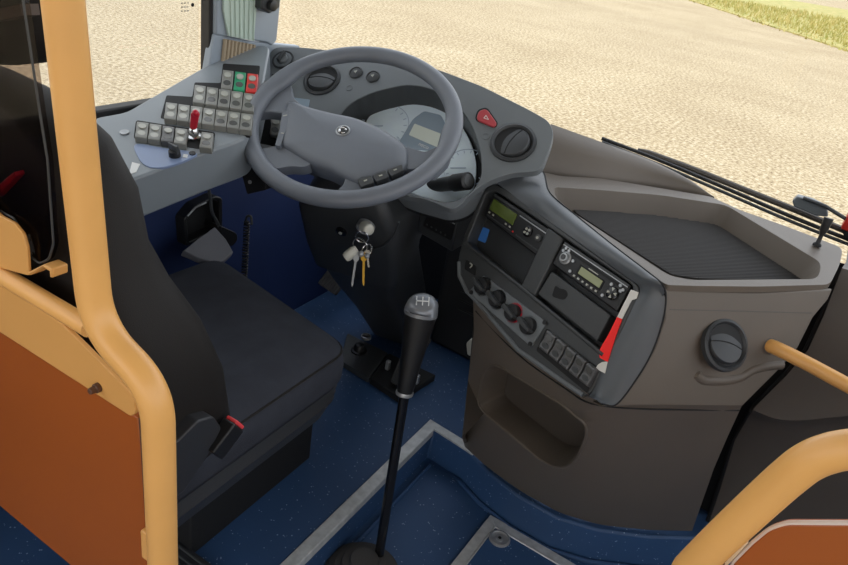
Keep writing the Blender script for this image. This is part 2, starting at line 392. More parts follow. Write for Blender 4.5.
def knob(parent, pl, px, r, h, name='rotary_knob', m='black', ring=None, ang=60, grip=True):
    c = pl.at(px); b = MB(); b.lathe(c, pl.n, [(r*1.0, 0), (r*.96, h*.5), (r*.9, h*.6), (r*.3, h*.62)], 32)
    o = obj(name, b, M[m], parent, bevel=.0006)
    if grip:
        a = math.radians(ang); u = pl.u*math.cos(a)+pl.v*math.sin(a); v = pl.n.cross(u)
        b = MB(); A = [c+u*x*r+v*y*r for x, y in ((-1.0, -.28), (1.15, -.16), (1.15, .16), (-1.0, .28))]
        b.prism([p+pl.n*h*1.15 for p in A], [p+pl.n*h*.4 for p in A]); obj('grip', b, M['dashdark'], o, bevel=.001)
    if ring:
        b = MB(); b.lathe(c, pl.n, [(r*1.02, 0), (r*1.2, 0), (r*1.2, .003), (r*1.02, .003)], 32); obj('knob_ring', b, M[ring], o)
    return o
def vent(parent, pl, px, r, rot, h=.0):
    c = pl.at(px, h); n = pl.n; u = pl.u*math.cos(rot)+pl.v*math.sin(rot); v = n.cross(u)
    b = MB(); b.lathe(c, n, [(r*1.16, -.004), (r*1.12, .004), (r, .006), (r*.92, .003), (r*.9, .0012), (r*.3, .0012)], 48)
    o = obj('air_vent', b, M['shroud'], parent)
    b = MB(); b.lathe(c, n, [(r*.9, .0005), (r*.9, .0018), (r*.2, .0018)], 40); obj('vent_well', b, M['well'], o)
    n2 = (n+u*.22).normalized(); v2 = v; u2 = v2.cross(n2).normalized()
    b = MB(); b.lathe(c-n*.003, n2, [(r*.84, -.006), (r*.84, .004), (r*.8, .0065), (r*.4, .009), (0, .0095)], 44); ball = obj('vent_flap', b, M['shroud'], o)
    b = MB(); pts = [c-n*.003+n2*(.0098-.003*abs(t)**2)+u2*(r*.12*(1-t*t)-r*.05)+v2*t*r*.8 for t in [i/8-1 for i in range(17)]]
    b.tube(pts, .0009, 6); obj('flap_seam', b, M['well'], ball)
    return o
def line_px(pl, pts, h=.0): return [pl.at(p, h) for p in pts]
# ================================================================== LEFT SWITCH CONSOLE
sc = thing('switch_console', 'grey side console packed with rocker switches under the left window', 'console', (-1.1, 1.05, .6))
out = fillet([(92, 118), (126, 112), (160, 92), (205, 66), (235, 51), (262, 44.5), (270, 47), (265, 78), (258, 110), (247, 137), (236, 142), (198, 155), (136, 178), (100, 190)], 8)
b = MB(); b.slab(S1, out, 0, -.085); obj('console_shell', b, M['dashlight'], sc, bevel=.012, seg=4)
b = MB(); A = [S1.at(p, .0006) for p in fillet([(223, 63.5), (260, 65.7), (257, 95), (250, 136.5), (240.6, 134.5), (160.4, 118), (166.5, 95.2), (192.3, 96.8), (194.6, 82.4), (220.6, 83)], 1.5)]
b.prism(A, [p-S1.n*.004 for p in A]); obj('switch_well', b, M['well'], sc)  # flat black plate: shade of the sunken well's wall is put into its colour
b = MB(); A = [S1.at(p, .0006) for p in fillet([(136, 120), (215.5, 132.5), (213, 151), (133.5, 138.5)], 3)]
b.prism(A, [p-S1.n*.004 for p in A]); obj('switch_well', b, M['well'], sc)
for k, m in enumerate(('switch', 'green', 'red')): rocker(sc, S1, (223+12.3*k, 69.6+1.7*k), (10.6, 1.3), (-2.0, 18), M[m])
for k, l in enumerate((('lens', 'lens'), ('lens', 'lensd'), ('lens', 'lensd'), ('lens', 'lensd'), ('lens', 'lensd'))):
    rocker(sc, S1, (194.8+12.3*k, 84.6+1.95*k), (11.2, 1.5), (-2.0, 17.3), M['switch'], ml=l)
for k in range(7): rocker(sc, S1, (166+12.55*k, 102+1.8*k), (11.6, 1.5), (-2.1, 16.2), M['switch'], ml=('lens', 'lens' if k < 3 else 'lensd'))
for k in (0, 1, 2, 3, 5): rocker(sc, S1, (137+12.9*k, 121.3+2.05*k), (11.8, 1.5), (-2.2, 15.4), M['switch'] if k != 2 else M['switchblk'], ml=('lens', 'lens' if k in (0, 1, 3) else 'lensd'))
# guarded toggle lever
c = S1.at((194.5, 138)); b = MB(); b.lathe(c, S1.n, [(.014, 0), (.014, .006), (.009, .008), (.009, .018), (.006, .022)], 20); tl = obj('toggle_base', b, M['chrome'], sc)
b = MB(); top = S1.at((195.5, 113), .055); lo = c+S1.n*.02; u = S1.u
A = [lo-u*.006, lo+u*.006, top+u*.008, top-u*.008]; n = (top-lo).normalized().cross(u)
b.prism([p+n*.004 for p in A], [p-n*.004 for p in A]); b.ball(top, .0065, n=12); obj('toggle_lever', b, M['darkred'], tl, bevel=.002)
# pale blue plate with its knob, socket, lock ring and sticker
b = MB(); pp = catmull([(135.5, 144), (165, 148), (196, 152.5), (190, 158), (175, 164), (160, 167.5), (147, 166), (138.5, 158)], 5, True)
A = [S1.at(p, .002) for p in pp]; b.prism(A, [p-S1.n*.005 for p in A]); bp = obj('mirror_control_plate', b, M['bluepad'], sc, bevel=.001)
knob(sc, S1, (175, 156.5), .011, .022, 'mirror_knob', 'black', ang=160)
b = MB(); disc(b, S1.at((192.5, 154.5)), S1.n, .006, 0, .004); obj('socket', b, M['black'], sc)
b = MB(); A = [S1.at(p, .0028) for p in ((183.5, 154), (188, 154.6), (187, 157.6), (182.6, 157))]; b.prism(A, [p-S1.n*.003 for p in A]); obj('sticker', b, M['white'], sc)
b = MB(); A = [S1.at(p, .0012) for p in ((132, 162), (140, 164), (136, 172), (129, 174))]; b.prism(A, [p-S1.n*.003 for p in A]); obj('sticker', b, M['white'], sc)
b = MB(); cc = S1.at((124.5, 133)); b.lathe(cc, S1.n, [(.006, 0), (.0085, .0), (.0085, .003), (.006, .003)], 24); b.box(cc+S1.n*.002, .009, .003, .002, S1.u, S1.v, S1.n); obj('lock_ring', b, M['steel'], sc)
# ================================================================== INSTRUMENT PANEL
ip = thing('instrument_panel', 'grey instrument panel behind the steering wheel with pale gauge cluster', 'dashboard', (-.75, 1.4, .6))
out = fillet([(271.5, 47), (300, 47), (345, 52), (400, 59), (440, 70), (482, 86), (530, 110), (549, 121), (554, 133), (550, 148), (541, 171), (510, 173), (488, 181), (472, 192), (463, 203), (452, 210), (425, 199), (400, 195), (330, 180), (262, 150), (251, 140), (258, 110), (266, 75)], 9)
hole = fillet([(337, 118), (350, 103), (372, 92), (407, 84), (431, 88), (455, 101), (471, 122), (481, 150), (482, 176), (474, 190), (460, 200), (444, 203), (405, 192), (360, 170), (338, 140)], 12)
b = MB(); Ib = b.ringslab(S2, out, hole, (415, 142), .018, .075, 96); sh = obj('panel_shell', b, M['dash'], ip, bevel=.006, seg=3)
b = MB(); 
ic = sum(Ib, V())/len(Ib)
b.prism([p+S2.n*.001 for p in Ib], [p-S2.n*.01 for p in Ib]); hd = obj('cluster_recess', b, M['well'], ip)
# hood lining: dark walls of the recess
b = MB(); b.loft([[ic+(p-ic)*.995+S2.n*.0735 for p in Ib], [ic+(p-ic)*.985+S2.n*.002 for p in Ib]], cap=False); obj('hood_lining', b, M['dashdark'], ip)
GP = Plane(S2.p-S2.n*.066, S2.n)
gcl = fillet([(364, 122), (374, 111), (392, 103.5), (412, 100.5), (432, 104), (450, 113), (464, 128), (473, 147), (477, 166), (475, 186), (467, 198), (448, 204), (410, 194), (375, 165)], 14)
b = MB(); A = [GP.at(p) for p in gcl]; b.prism(A, [p-S2.n*.006 for p in A]); gf = obj('gauge_cluster', b, M['gauge'], ip, bevel=.002)  # pale blue face: glare of the cover glass is put into its colour
def gpoly(name, px, m, h=.0015):
    b = MB(); A = [GP.at(p, h) for p in px]; b.prism(A, [p-GP.n*.003 for p in A]); return obj(name, b, M[m], gf)
gpoly('display_surround', fillet([(424, 111), (441, 115), (449, 131), (438, 151), (409, 149), (399, 142), (413, 119)], 3), 'gaugegrey')
gpoly('display', fillet([(414.5, 123.5), (440.7, 133.6), (437, 147), (408.8, 134.8)], 1), 'lcd', .003)
b = MB()
for cpx, R in (((383, 126), .062), ((466, 168), .05), ((395, 170), .05)):
    c = GP.at(cpx); ring = [c+(GP.u*math.cos(a)+GP.v*math.sin(a))*R for a in [math.radians(-40+10*i) for i in range(27)]]
    stroke(b, ring, .0016, GP.n, .001)
    for i in range(14):
        a = math.radians(-40+20*i); d = GP.u*math.cos(a)+GP.v*math.sin(a); stroke(b, [c+d*R*.8, c+d*R*.93], .0018, GP.n, .001)
    a = math.radians(200); d = GP.u*math.cos(a)+GP.v*math.sin(a); stroke(b, [c, c+d*R*.7], .0022, GP.n, .0014)
obj('dial_marks', b, M['gaugeline'], gf)
c = GP.at((423.5, 146.3), .002); u = (GP.at((430.5, 149.5), .002)-c).normalized(); v = GP.n.cross(u)
obj('maker_lettering', text_mb('IVECO', c, u, v, .0095), M['white'], gf)
# left controls
kb = S2.at((283, 60)); b = MB(); b.lathe(kb, S2.n, [(.027, 0), (.027, .003), (.0245, .003), (.0235, .001), (.0, .001)], 36); lb0 = obj('knob_bezel', b, M['shroud'], ip)
b = MB(); b.lathe(kb, S2.n, [(.0225, .0), (.0225, .0025), (.015, .003), (.014, .0015)], 36); obj('dial_ring', b, M['dash'], lb0)
knob(ip, S2, (283, 60), .0135, .016, 'light_switch', 'dash', ang=85)
vent(ip, S2, (322, 80), .040, math.radians(100))
for px in ((356, 73), (373, 77)):
    c = S2.at(px); b = MB(); b.lathe(c, S2.n, [(.0165, 0), (.0165, .004), (.014, .005), (.0135, .003), (.006, .0045), (0, .0048)], 28); o = obj('push_button', b, M['dashdark'], ip)
    b = MB(); b.lathe(c, S2.n, [(.005, .0035), (.005, .0056), (.0, .0058)], 3); obj('button_symbol', b, M['lens'], o)
for px in ((349.5, 88), (485.5, 136.5)):
    c = S2.at(px); b = MB(); b.lathe(c, S2.n, [(.0082, -.002), (.0082, .0012), (.0066, .0012), (.0066, .0004), (0, .0004)], 24); obj('blanking_cap', b, M['dash'], ip)
# switch seen through the left gap of the wheel
b = MB(); A = [S2.at(p, .004) for p in fillet([(262, 112), (283, 116), (280, 152), (259, 148)], 3)]; b.prism(A, [p-S2.n*.01 for p in A]); obj('switch_bezel', b, M['well'], ip, bevel=.002)
rocker(ip, S2, (271.2, 115.5), (10, 1.6), (-1.6, 19), M['switch'], h=.014)
b = MB(); A = [S2.at(p, .001) for p in ((272, 74), (279, 75.5), (277, 83), (270, 82))]; b.prism(A, [p-S2.n*.003 for p in A]); obj('warning_lamp', b, M['well'], ip)
b = MB(); A = [S2.at(p, .002) for p in fillet([(291, 97), (310, 99.5), (307, 111), (290, 108)], 1)]; b.prism(A, [p-S2.n*.004 for p in A]); obj('label_plate', b, M['gaugegrey'], ip, bevel=.0008)
# hazard button
hz = fillet([(478.5, 110.5), (486.5, 108.3), (497, 123), (494, 127), (476, 119.5)], 4)
b = MB(); A = [S2.at(p, .001) for p in fillet([(477.4, 109.6), (487, 107), (498.4, 123.4), (494.5, 128.4), (474.6, 120)], 4)]; b.prism(A, [p-S2.n*.004 for p in A]); obj('button_bezel', b, M['well'], ip)
b = MB(); A = [S2.at(p, .005) for p in hz]; b.prism(A, [p-S2.n*.006 for p in A]); ho = obj('hazard_button', b, M['hazard'], ip, bevel=.002)
b = MB(); stroke(b, [S2.at(p, .005) for p in ((486, 115.5), (488.5, 119.6), (483.8, 118.2), (486, 115.5))], .0011, S2.n, .0008); obj('hazard_symbol', b, M['white'], ho)
vent(ip, S2, (513, 142.8), .0435, math.radians(170))
# small display panel under the lower lip of the shell
LP = Plane(hit((428, 212), y=1.33), (-.1, -.95, -.1))
b = MB(); A = [LP.at(p) for p in ((421, 200), (458, 219), (452, 252), (417, 232))]; b.prism(A, [p-LP.n*.1 for p in A]); lo = obj('lower_control_unit', b, M['shroud'], ip, bevel=.004)
b = MB(); A = [LP.at(p, .002) for p in fillet([(428.5, 208.5), (456, 223.5), (450.5, 241), (422.5, 226)], 1.5)]; b.prism(A, [p-LP.n*.004 for p in A]); obj('control_face', b, M['black'], lo, bevel=.001)
for i in range(5):
    b = MB(); disc(b, LP.at((427+4.6*i, 224.5+2.6*i), .002), LP.n, .0022, 0, .002, 10); obj('small_button', b, M['dashdark'], lo)
b = MB(); stroke(b, [LP.at((429, 210), .002), LP.at((455, 224), .002)], .002, LP.n, .0008); obj('face_edge', b, M['steel'], lo)
# ================================================================== CENTRE CONSOLE
cc_ = thing('centre_console', 'taupe and charcoal centre console with radio bays, ribbed tray and storage pocket', 'console', (-.2, 1.45, 0))
F = [(476, 303), (465, 292), (458, 276), (458, 258), (464, 235), (479, 200), (487, 187), (494, 184), (502, 187), (560, 229), (628, 278), (637, 284), (640, 290), (636, 300), (622, 330), (605, 362), (592, 392), (584, 397), (565, 385), (518, 351)]
Fr = fillet(F, 5, 3)
bays = fillet([(486, 193), (495, 190.5), (627, 281), (633.5, 286.5), (604, 353), (466.5, 241.5)], 5)
b = MB(); Ib = b.ringslab(S3, Fr, bays, (548, 270), .16, .034, 96); fa = obj('radio_fascia', b, M['dashdark'], cc_, bevel=.003, seg=3)
b = MB(); b.prism([p+S3.n*.0005 for p in Ib], [p-S3.n*.006 for p in Ib]); obj('bay_back', b, M['shroud'], fa)
b = MB(); b.slab(S3, [(548, 227), (563, 238), (534, 296), (520, 287)], -.001, -.034); obj('bay_divider', b, M['dashdark'], fa, bevel=.003)
b = MB(); b.tube(line_px(S3, [(465, 243), (523, 289), (603, 355)], .001), .0035, 8); obj('bay_ridge', b, M['dashdark'], fa)
b = MB(); b.tube(line_px(S3, [(459, 262), (459.5, 276), (467, 291.5), (478, 302.5), (518, 349.5), (565, 383), (583, 395)], .0), .0045, 8); obj('fascia_rim', b, M['dash'], fa)
# rolled surround from fascia to tray seam
pairs = [((479, 200), 's3', (466, 209)), ((487, 187), 's3', (486, 186)), ((494, 184), .742, (509, 172)), ((502, 187), .745, (541, 170)), ((530, 208), .735, (550, 193)), ((560, 229), .72, (578, 217)), ((595, 254), .712, (614, 246)), ((628, 278), 't', (648, 272)), ((637, 284), 't', (662, 284)), ((640, 290), 's5', (666, 297)), ((636, 300), 's5', (663, 320)), ((622, 330), 's5', (653, 350)), ((605, 362), 's5', (638, 377)), ((592, 392), 's5', (617, 404)), ((584, 398), 's5', (602, 404))]
Ia = catmull([S3.at(p[0]) for p in pairs], 6); Oa = catmull([{'s3': lambda q: S3.at(q, -.004), 't': lambda q: hit(q, z=.711), 's5': lambda q: S5.at(q, .0015)}.get(p[1], lambda q: hit(q, z=p[1]))(p[2]) for p in pairs], 6)
rows = []
for t in (0, .12, .3, .5, .7, .88, 1):
    rows.append([a.lerp(o, t)+(S3.n*.6+Z*.5).normalized()*.011*math.sin(math.pi*t) for a, o in zip(Ia, Oa)])
rows.append([o-(S3.n*.3+Z).normalized()*.05 if o.z > .7 else o-S5.n*.025 for o in Oa])
b = MB(); b.loft(rows, closed=False); obj('console_surround', b, M['surround'], cc_, angle=60)
b = MB(); b.tube(Oa, .0016, 6); obj('surround_seam', b, M['well'], cc_)
# lower strip: knobs and switches
b = MB(); b.slab(S3, fillet([(483.5, 275), (546.6, 322.5), (531, 347), (468.4, 292)], 2), .003, -.004); st = obj('heater_panel', b, M['dash'], fa, bevel=.001)
for i, px in enumerate(((484, 287), (498.5, 300), (514.5, 313.3), (530, 326.5))):
    knob(cc_, S3, px, .0172, .024, 'heater_knob', 'black', ring='darkred' if i == 2 else 'well', ang=-12)
for px in ((471.5, 292.5), (545, 322.5), (530.5, 344)):
    b = MB(); disc(b, S3.at(px, .003), S3.n, .0045, 0, .0025, 14); obj('screw', b, M['black'], fa)
b = MB(); A = [S3.at(p, .002) for p in fillet([(466, 259), (476, 266), (475, 276), (464, 269)], 2)]; b.prism(A, [p-S3.n*.004 for p in A]); so = obj('power_socket', b, M['black'], fa, bevel=.001)
b = MB(); stroke(b, [S3.at(p, .002) for p in ((470, 263), (472.5, 265), (470, 268))], .003, S3.n, .0008); obj('socket_symbol', b, M['lens'], so)
b = MB(); A = [S3.at(p, .001) for p in fillet([(546.5, 328), (599, 368), (587, 393), (536, 350.5)], 2)]; b.prism(A, [p-S3.n*.003 for p in A]); obj('switch_well', b, M['well'], fa)
for i in range(5): rocker(cc_, S3, (547.2+10.0*i, 330+8.1*i), (8.6, 6.9), (-8.8, 17), M['switchblk'], h=.012, ml=('lensd', 'dashdark'))
# cubby blue label, blanking drawer
b = MB(); A = [S3.at(p, -.032) for p in fillet([(480.5, 226), (489.5, 229.5), (485, 243), (476.5, 239.5)], 1.5)]; b.prism(A, [p-S3.n*.003 for p in A]); obj('blue_tag', b, M['bluelabel'], fa)
b = MB(); b.slab(S3, fillet([(551.5, 271), (610.5, 315), (596.5, 341), (537.5, 294)], 2), -.006, -.033); dr = obj('drawer', b, M['dashdark'], fa, bevel=.002)
b = MB(); b.slab(S3, catmull([(555.5, 286), (560, 288.5), (565.5, 290), (567.5, 295), (564, 299.5), (558, 298.5), (552.5, 296), (553.5, 291)], 3, True), -.0055, -.008); obj('finger_hole', b, M['well'], dr)
# ---- tray
trayo = fillet([(541, 171.5), (560, 176), (600, 178), (660, 188), (711, 196.5), (740, 210), (787, 226.5), (843, 248), (840, 264), (830, 284.5), (760, 286.5), (700, 286), (668, 285), (662, 282), (648, 272), (578, 217), (550, 193)], 6)
trayi = fillet([(553, 187), (600, 190), (660, 195), (726, 205), (764, 228), (822, 263), (818, 279), (690, 280), (668, 275), (574, 213), (556, 198)], 8)
b = MB(); Ib = b.ringslab(ST, trayo, trayi, (680, 240), .012, .05, 96, wallscale=.94); tr = obj('tray', b, M['taupe'], cc_, bevel=.006, seg=3)
b = MB(); b.prism([p+Z*.0005 for p in Ib], [p-Z*.004 for p in Ib]); obj('tray_floor', b, M['taupedark'], tr)
MP = Plane((0, 0, .664), Z)
mp = [MP.at(p) for p in fillet([(570, 204), (600, 206.5), (725, 221.5), (735, 226), (810, 277), (806, 281), (700, 278.5), (672, 274.5), (575, 212)], 4)]
b = MB(); b.prism(mp, [p-Z*.004 for p in mp]); ma = obj('ribbed_mat', b, M['rubber'], tr)
# ribs follow the long edge of the mat
d0 = (MP.at((810, 279))-MP.at((672, 276))).normalized(); sdir = V((-d0.y, d0.x, 0))
def clip(p, d, poly):
    ts = []
    for i in range(len(poly)):
        a = poly[i-1]; e = poly[i]-a; den = d.x*e.y-d.y*e.x
        if abs(den) < 1e-9: continue
        w = a-p; t = (w.x*e.y-w.y*e.x)/den; q = (w.x*d.y-w.y*d.x)/den
        if 0 <= q <= 1: ts.append(t)
    return (min(ts), max(ts)) if len(ts) >= 2 else None
b = MB(); p0 = MP.at((672, 276))
for i in range(-70, 90):
    p = p0+sdir*.0062*i; r = clip(p, d0, mp)
    if r and r[1]-r[0] > .01: b.tube([p+d0*(r[0]+.002), p+d0*(r[1]-.002)], .0017, 5)
obj('mat_ribs', b, M['rubber'], ma)
# rounded front ledge behind the tray, under the windscreen
topL = catmull([hit(p, z=z) for p, z in (((551, 124), .80), ((600, 141.5), .775), ((650, 160), .75), ((690, 180), .728), ((714, 197.5), .705))], 6)
botL = catmull([hit(p, z=.705) for p in ((541, 172), (590, 178), (640, 183), (685, 191), (714, 198.5))], 6)
rows = []
for t in (0, .15, .35, .6, .85, 1):
    rows.append([a.lerp(o, t)+(Z*.8-V((0, .6, 0)))*.022*math.sin(math.pi*t)*(1-i/len(topL)*.8) for i, (a, o) in enumerate(zip(topL, botL))])
rows.insert(0, [p+V((0, .05, -.06)) for p in topL]); rows.append([p-Z*.03 for p in botL])
b = MB(); b.loft(rows, closed=False); obj('front_ledge', b, M['taupe'], cc_, angle=70)
# ---- side face with vent
sf = [(664, 288), (700, 291), (760, 292.5), (833, 289), (828, 300), (813, 318), (798, 348), (783, 366), (742, 407), (690, 406.5), (640, 406), (600, 407), (617, 403), (640, 375), (655, 348), (665, 318)]
b = MB(); b.slab(S5, sf, 0, -.03); sfo = obj('side_panel', b, M['taupe'], cc_, bevel=.006, seg=3)
b = MB(); b.tube(line_px(S5, [(669, 309.5), (740, 311), (812, 313)], -.0008), .0014, 6); obj('side_crease', b, M['taupedark'], sfo)
b = MB(); b.tube(catmull(line_px(S5, [(694, 372), (702, 379), (720, 380), (738, 377), (752, 369), (770, 365), (783, 364)], -.005), 6), [.004]+[.010]*35+[.004], 10); obj('moulded_lip', b, M['taupe'], sfo)
VP5 = Plane(S5.at((725, 345), .011), S5.n+Z*.38); vent(cc_, VP5, (725, 345), .041, math.radians(75), .0)
# ---- curved lower body with storage pocket
from mathutils.bvhtree import BVHTree
T = [S3.at(p, -.012) for p in ((471, 301), (518, 347), (565, 381), (594, 400))]+[S5.at(p, -.012) for p in ((640, 403), (690, 404), (742, 405))]
Bt = [hit(p, z=0) for p in ((464, 446), (487, 466), (520, 490), (560, 512), (600, 524), (650, 530), (692, 531))]
T = [T[0]+V((-.03, .12, .0))]+T+[T[-1]+V((.06, .1, 0))]; Bt = [Bt[0]+V((-.02, .1, 0))]+Bt+[Bt[-1]+V((.05, .1, 0))]
Tc = catmull(T, 8); Bc = catmull(Bt, 8); gv = []; NV = 14
for j in range(NV+1):
    t = -.06+1.1*j/NV
    for a, o in zip(Tc, Bc): gv.append(a.lerp(o, t)+V((0, -.02, 0))*math.sin(math.pi*max(0, min(1, t))))
W = len(Tc); pf = [(j*W+i, j*W+i+1, (j+1)*W+i+1, (j+1)*W+i) for j in range(NV) for i in range(W-1)]
bvh = BVHTree.FromPolygons(gv, pf)
def body(p):
    h = bvh.ray_cast(EYE, ray(*p).normalized())[0]
    return h if h else EYE+ray(*p)*1.5
bo = [(473, 300), (518, 345), (565, 379), (590, 395), (640, 401), (690, 402), (743, 403), (727, 438), (714, 468), (692, 531), (650, 530), (600, 525), (560, 513), (520, 491), (487, 467), (465, 447), (462, 437), (468, 380), (474, 330)]
pk = fillet([(483, 374), (490, 364), (500, 366), (562, 404), (586, 424), (587, 435), (578, 457), (568, 467), (555, 467), (540, 459), (485, 413), (478, 404)], 7)
def multi(mb, outer, inner, c, K, din):
    """ring of quads on the curved body between two outlines, then the pocket's walls"""
    def cast(poly, th):
        dx, dy = math.cos(th), math.sin(th); best = None
        for i in range(len(poly)):
            x1, y1 = poly[i-1][0]-c[0], poly[i-1][1]-c[1]; x2, y2 = poly[i][0]-c[0], poly[i][1]-c[1]
            ex, ey = x2-x1, y2-y1; den = dx*ey-dy*ex
            if abs(den) < 1e-9: continue
            t = (x1*ey-y1*ex)/den; q = (x1*dy-y1*dx)/den
            if t > 0 and -1e-6 <= q <= 1+1e-6 and (best is None or t < best): best = t
        return (c[0]+dx*best, c[1]+dy*best)
    ths = sorted({round(2*math.pi*i/110, 4) for i in range(110)} | {round(math.atan2(p[1]-c[1], p[0]-c[0]) % (2*math.pi), 4) for p in list(outer)+list(inner)})
    O = [cast(outer, t) for t in ths]; I = [cast(inner, t) for t in ths]
    rings = [[body((o[0]+(i[0]-o[0])*k/K, o[1]+(i[1]-o[1])*k/K)) for o, i in zip(O, I)] for k in range(K+1)]
    n = V((-.15, -.98, .1)).normalized(); last = rings[-1]; ic = sum(last, V())/len(last)
    rings.append([p-n*.006+(ic-p)*.03 for p in last]); back = [ic+(p-ic)*.9-n*din for p in last]; rings.append(back)
    mb.loft(rings, cap=False); return back
b = MB(); back = multi(b, bo, pk, (532, 415), 10, .09); lb_ = obj('lower_body', b, M['taupe'], cc_, angle=50)
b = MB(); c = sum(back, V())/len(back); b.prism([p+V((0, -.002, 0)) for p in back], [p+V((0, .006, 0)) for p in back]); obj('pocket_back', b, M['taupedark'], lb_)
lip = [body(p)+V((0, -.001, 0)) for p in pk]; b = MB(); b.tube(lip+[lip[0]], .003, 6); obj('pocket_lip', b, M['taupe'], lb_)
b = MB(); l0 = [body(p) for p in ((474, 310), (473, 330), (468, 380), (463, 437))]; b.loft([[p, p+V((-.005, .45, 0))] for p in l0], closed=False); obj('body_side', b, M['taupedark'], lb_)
b = MB(); l1 = [body(p) for p in ((738, 409), (727, 438), (714, 468), (692, 530))]; b.loft([[p, p+V((-.02, .2, 0))] for p in l1], closed=False); obj('body_side', b, M['well'], lb_)
b = MB(); b.tube(catmull([body(p)+V((0, -.001, .0)) for p in ((476, 311), (518, 354), (565, 388), (592, 403.5), (640, 408.5), (690, 409.5), (739, 410))], 5), .0016, 6); obj('body_seam', b, M['well'], cc_)
# ================================================================== UNITS IN THE BAYS
def unit(name, label, cat, tl, tr, br, bl, h, deep):
    q = [S3.at(p, h) for p in (tl, tr, br, bl)]; c = sum(q, V())/4
    t = thing(name, label, cat, c-S3.n*deep)
    b = MB(); b.prism(q, [p-S3.n*deep for p in q]); bd = obj('body', b, M['black'], t, bevel=.003)
    e = q[1]-q[0]; f = q[3]-q[0]
    P = lambda a, d, hh=0: q[0]+e*a+f*d+S3.n*hh
    return t, P, e, f
def rect(parent, P, a0, d0, a1, d1, m, name, h=.0015, bev=.0006):
    b = MB(); A = [P(a0, d0, h), P(a1, d0, h), P(a1, d1, h), P(a0, d1, h)]; b.prism(A, [p-S3.n*.003 for p in A]); return obj(name, b, M[m], parent, bevel=bev)
t, P, e, f = unit('tachograph', 'black tachograph with green display in the upper left radio bay', 'tachograph', (494.5, 192), (552.5, 231), (538, 257), (484, 216), -.004, .03)
rect(t, P, .02, .04, .98, .14, 'dashdark', 'top_edge')
rect(t, P, .04, .22, .46, .66, 'lcdgreen', 'display', .002)
b = MB(); c = P(.70, .52); b.lathe(c, S3.n, [(.011, 0), (.011, .003), (.009, .004)], 24); o = obj('menu_pad', b, M['gloss'], t)
for k in range(4):
    a = math.pi/4+k*math.pi/2; b = MB(); disc(b, c+(S3.u*math.cos(a)+S3.v*math.sin(a))*.0055, S3.n, .0028, .003, .0055, 10); obj('pad_key', b, M['lens'], o)
b = MB(); b.lathe(P(.87, .5), S3.n, [(.0075, 0), (.0075, .004), (.006, .005)], 20); o = obj('driver_key', b, M['dashdark'], t); b = MB(); disc(b, P(.87, .5), S3.n, .003, .004, .006, 10); obj('key_symbol', b, M['lens'], o)
rect(t, P, .5, .18, .96, .22, 'steel', 'paper_slot', .0012, 0)
rect(t, P, .04, .86, .46, .9, 'dashdark', 'card_slot', .001, 0); rect(t, P, .56, .86, .94, .9, 'dashdark', 'card_slot', .001, 0)
for a in (.06, .13, .36, .43):
    b = MB(); b.box(P(a, .76, .001), .004, .0035, .002, e.normalized(), f.normalized(), S3.n); obj('soft_key', b, M['lens'], t)
b = MB(); disc(b, P(.5, .84), S3.n, .002, 0, .002, 10); obj('status_light', b, M['red'], t)
t, P, e, f = unit('car_radio', 'black car radio with disc slot and pale display in the right hand bay', 'radio', (564.5, 240.5), (631.5, 285), (616.5, 312), (551.5, 264), -.003, .032)
rect(t, P, .02, .03, .98, .12, 'dashdark', 'top_edge'); rect(t, P, .02, .12, .98, .15, 'steel', 'face_trim', .002, 0)
rect(t, P, .18, .2, .86, .28, 'well', 'disc_slot', .0012, 0)
rect(t, P, .34, .4, .71, .8, 'well', 'display_frame', .0012); rect(t, P, .37, .44, .69, .72, 'lcdgreen2', 'display', .002)
b = MB(); c = P(.13, .52); b.lathe(c, S3.n, [(.0125, 0), (.0125, .002), (.010, .003), (.008, .009), (.003, .0095)], 26); o = obj('volume_knob', b, M['steel'], t); b = MB(); disc(b, c, S3.n, .0055, .008, .0105, 16); obj('knob_cap', b, M['gloss'], o)
b = MB(); c = P(.86, .6); b.lathe(c, S3.n, [(.012, 0), (.012, .003), (.010, .004)], 24); o = obj('menu_pad', b, M['gloss'], t)
for k in range(4):
    b = MB(); a = math.radians(10)+k*math.pi/2; d = S3.u*math.cos(a)+S3.v*math.sin(a); v = S3.n.cross(d); A = [c+d*.003, c+d*.0095+v*.003, c+d*.0095-v*.003]; b.prism([p+S3.n*.0052 for p in A], [p+S3.n*.003 for p in A]); obj('pad_key', b, M['lens'], o)
for k in range(6):
    b = MB(); b.box(P(.345+.066*k, .87, .0015), .004, .0035, .003, e.normalized(), f.normalized(), S3.n); obj('preset_key', b, M['lens'], t)
for a, d in ((.08, .2), (.13, .22), (.06, .33), (.24, .45), (.27, .82), (.90, .22), (.95, .3), (.8, .36), (.77, .86), (.93, .38)):
    b = MB(); disc(b, P(a, d), S3.n, .003, 0, .003, 10); obj('round_key', b, M['steel'], t)
b = MB(); stroke(b, [P(.46, .35, .001), P(.6, .35, .001)], .0016, S3.n, .0006); obj('brand_line', b, M['lens'], t)
# reflective tape
tp = thing('warning_tape', 'torn strip of red and white warning tape stuck along the radio bay', 'tape', S3.at((615, 330)))
def tape(px, m, name, h=.0022):
    b = MB(); A = [S3.at(p, h) for p in px]; b.prism(A, [p-S3.n*.0016 for p in A]); return obj(name, b, M[m], tp)
tape([(631, 289.5), (638.5, 292.3), (636.5, 298.5), (632, 300), (629.5, 304), (622, 319), (617, 317)], 'tapewhite', 'white_band')
tape([(617, 317), (622, 319), (616, 335), (607.5, 362), (600, 358), (598.5, 352), (601, 347), (608, 335)], 'tapered', 'red_band')
tape([(607.5, 361.5), (605, 373.5), (595.5, 368.5), (598, 364.5), (602, 362)], 'tapewhite', 'white_band')
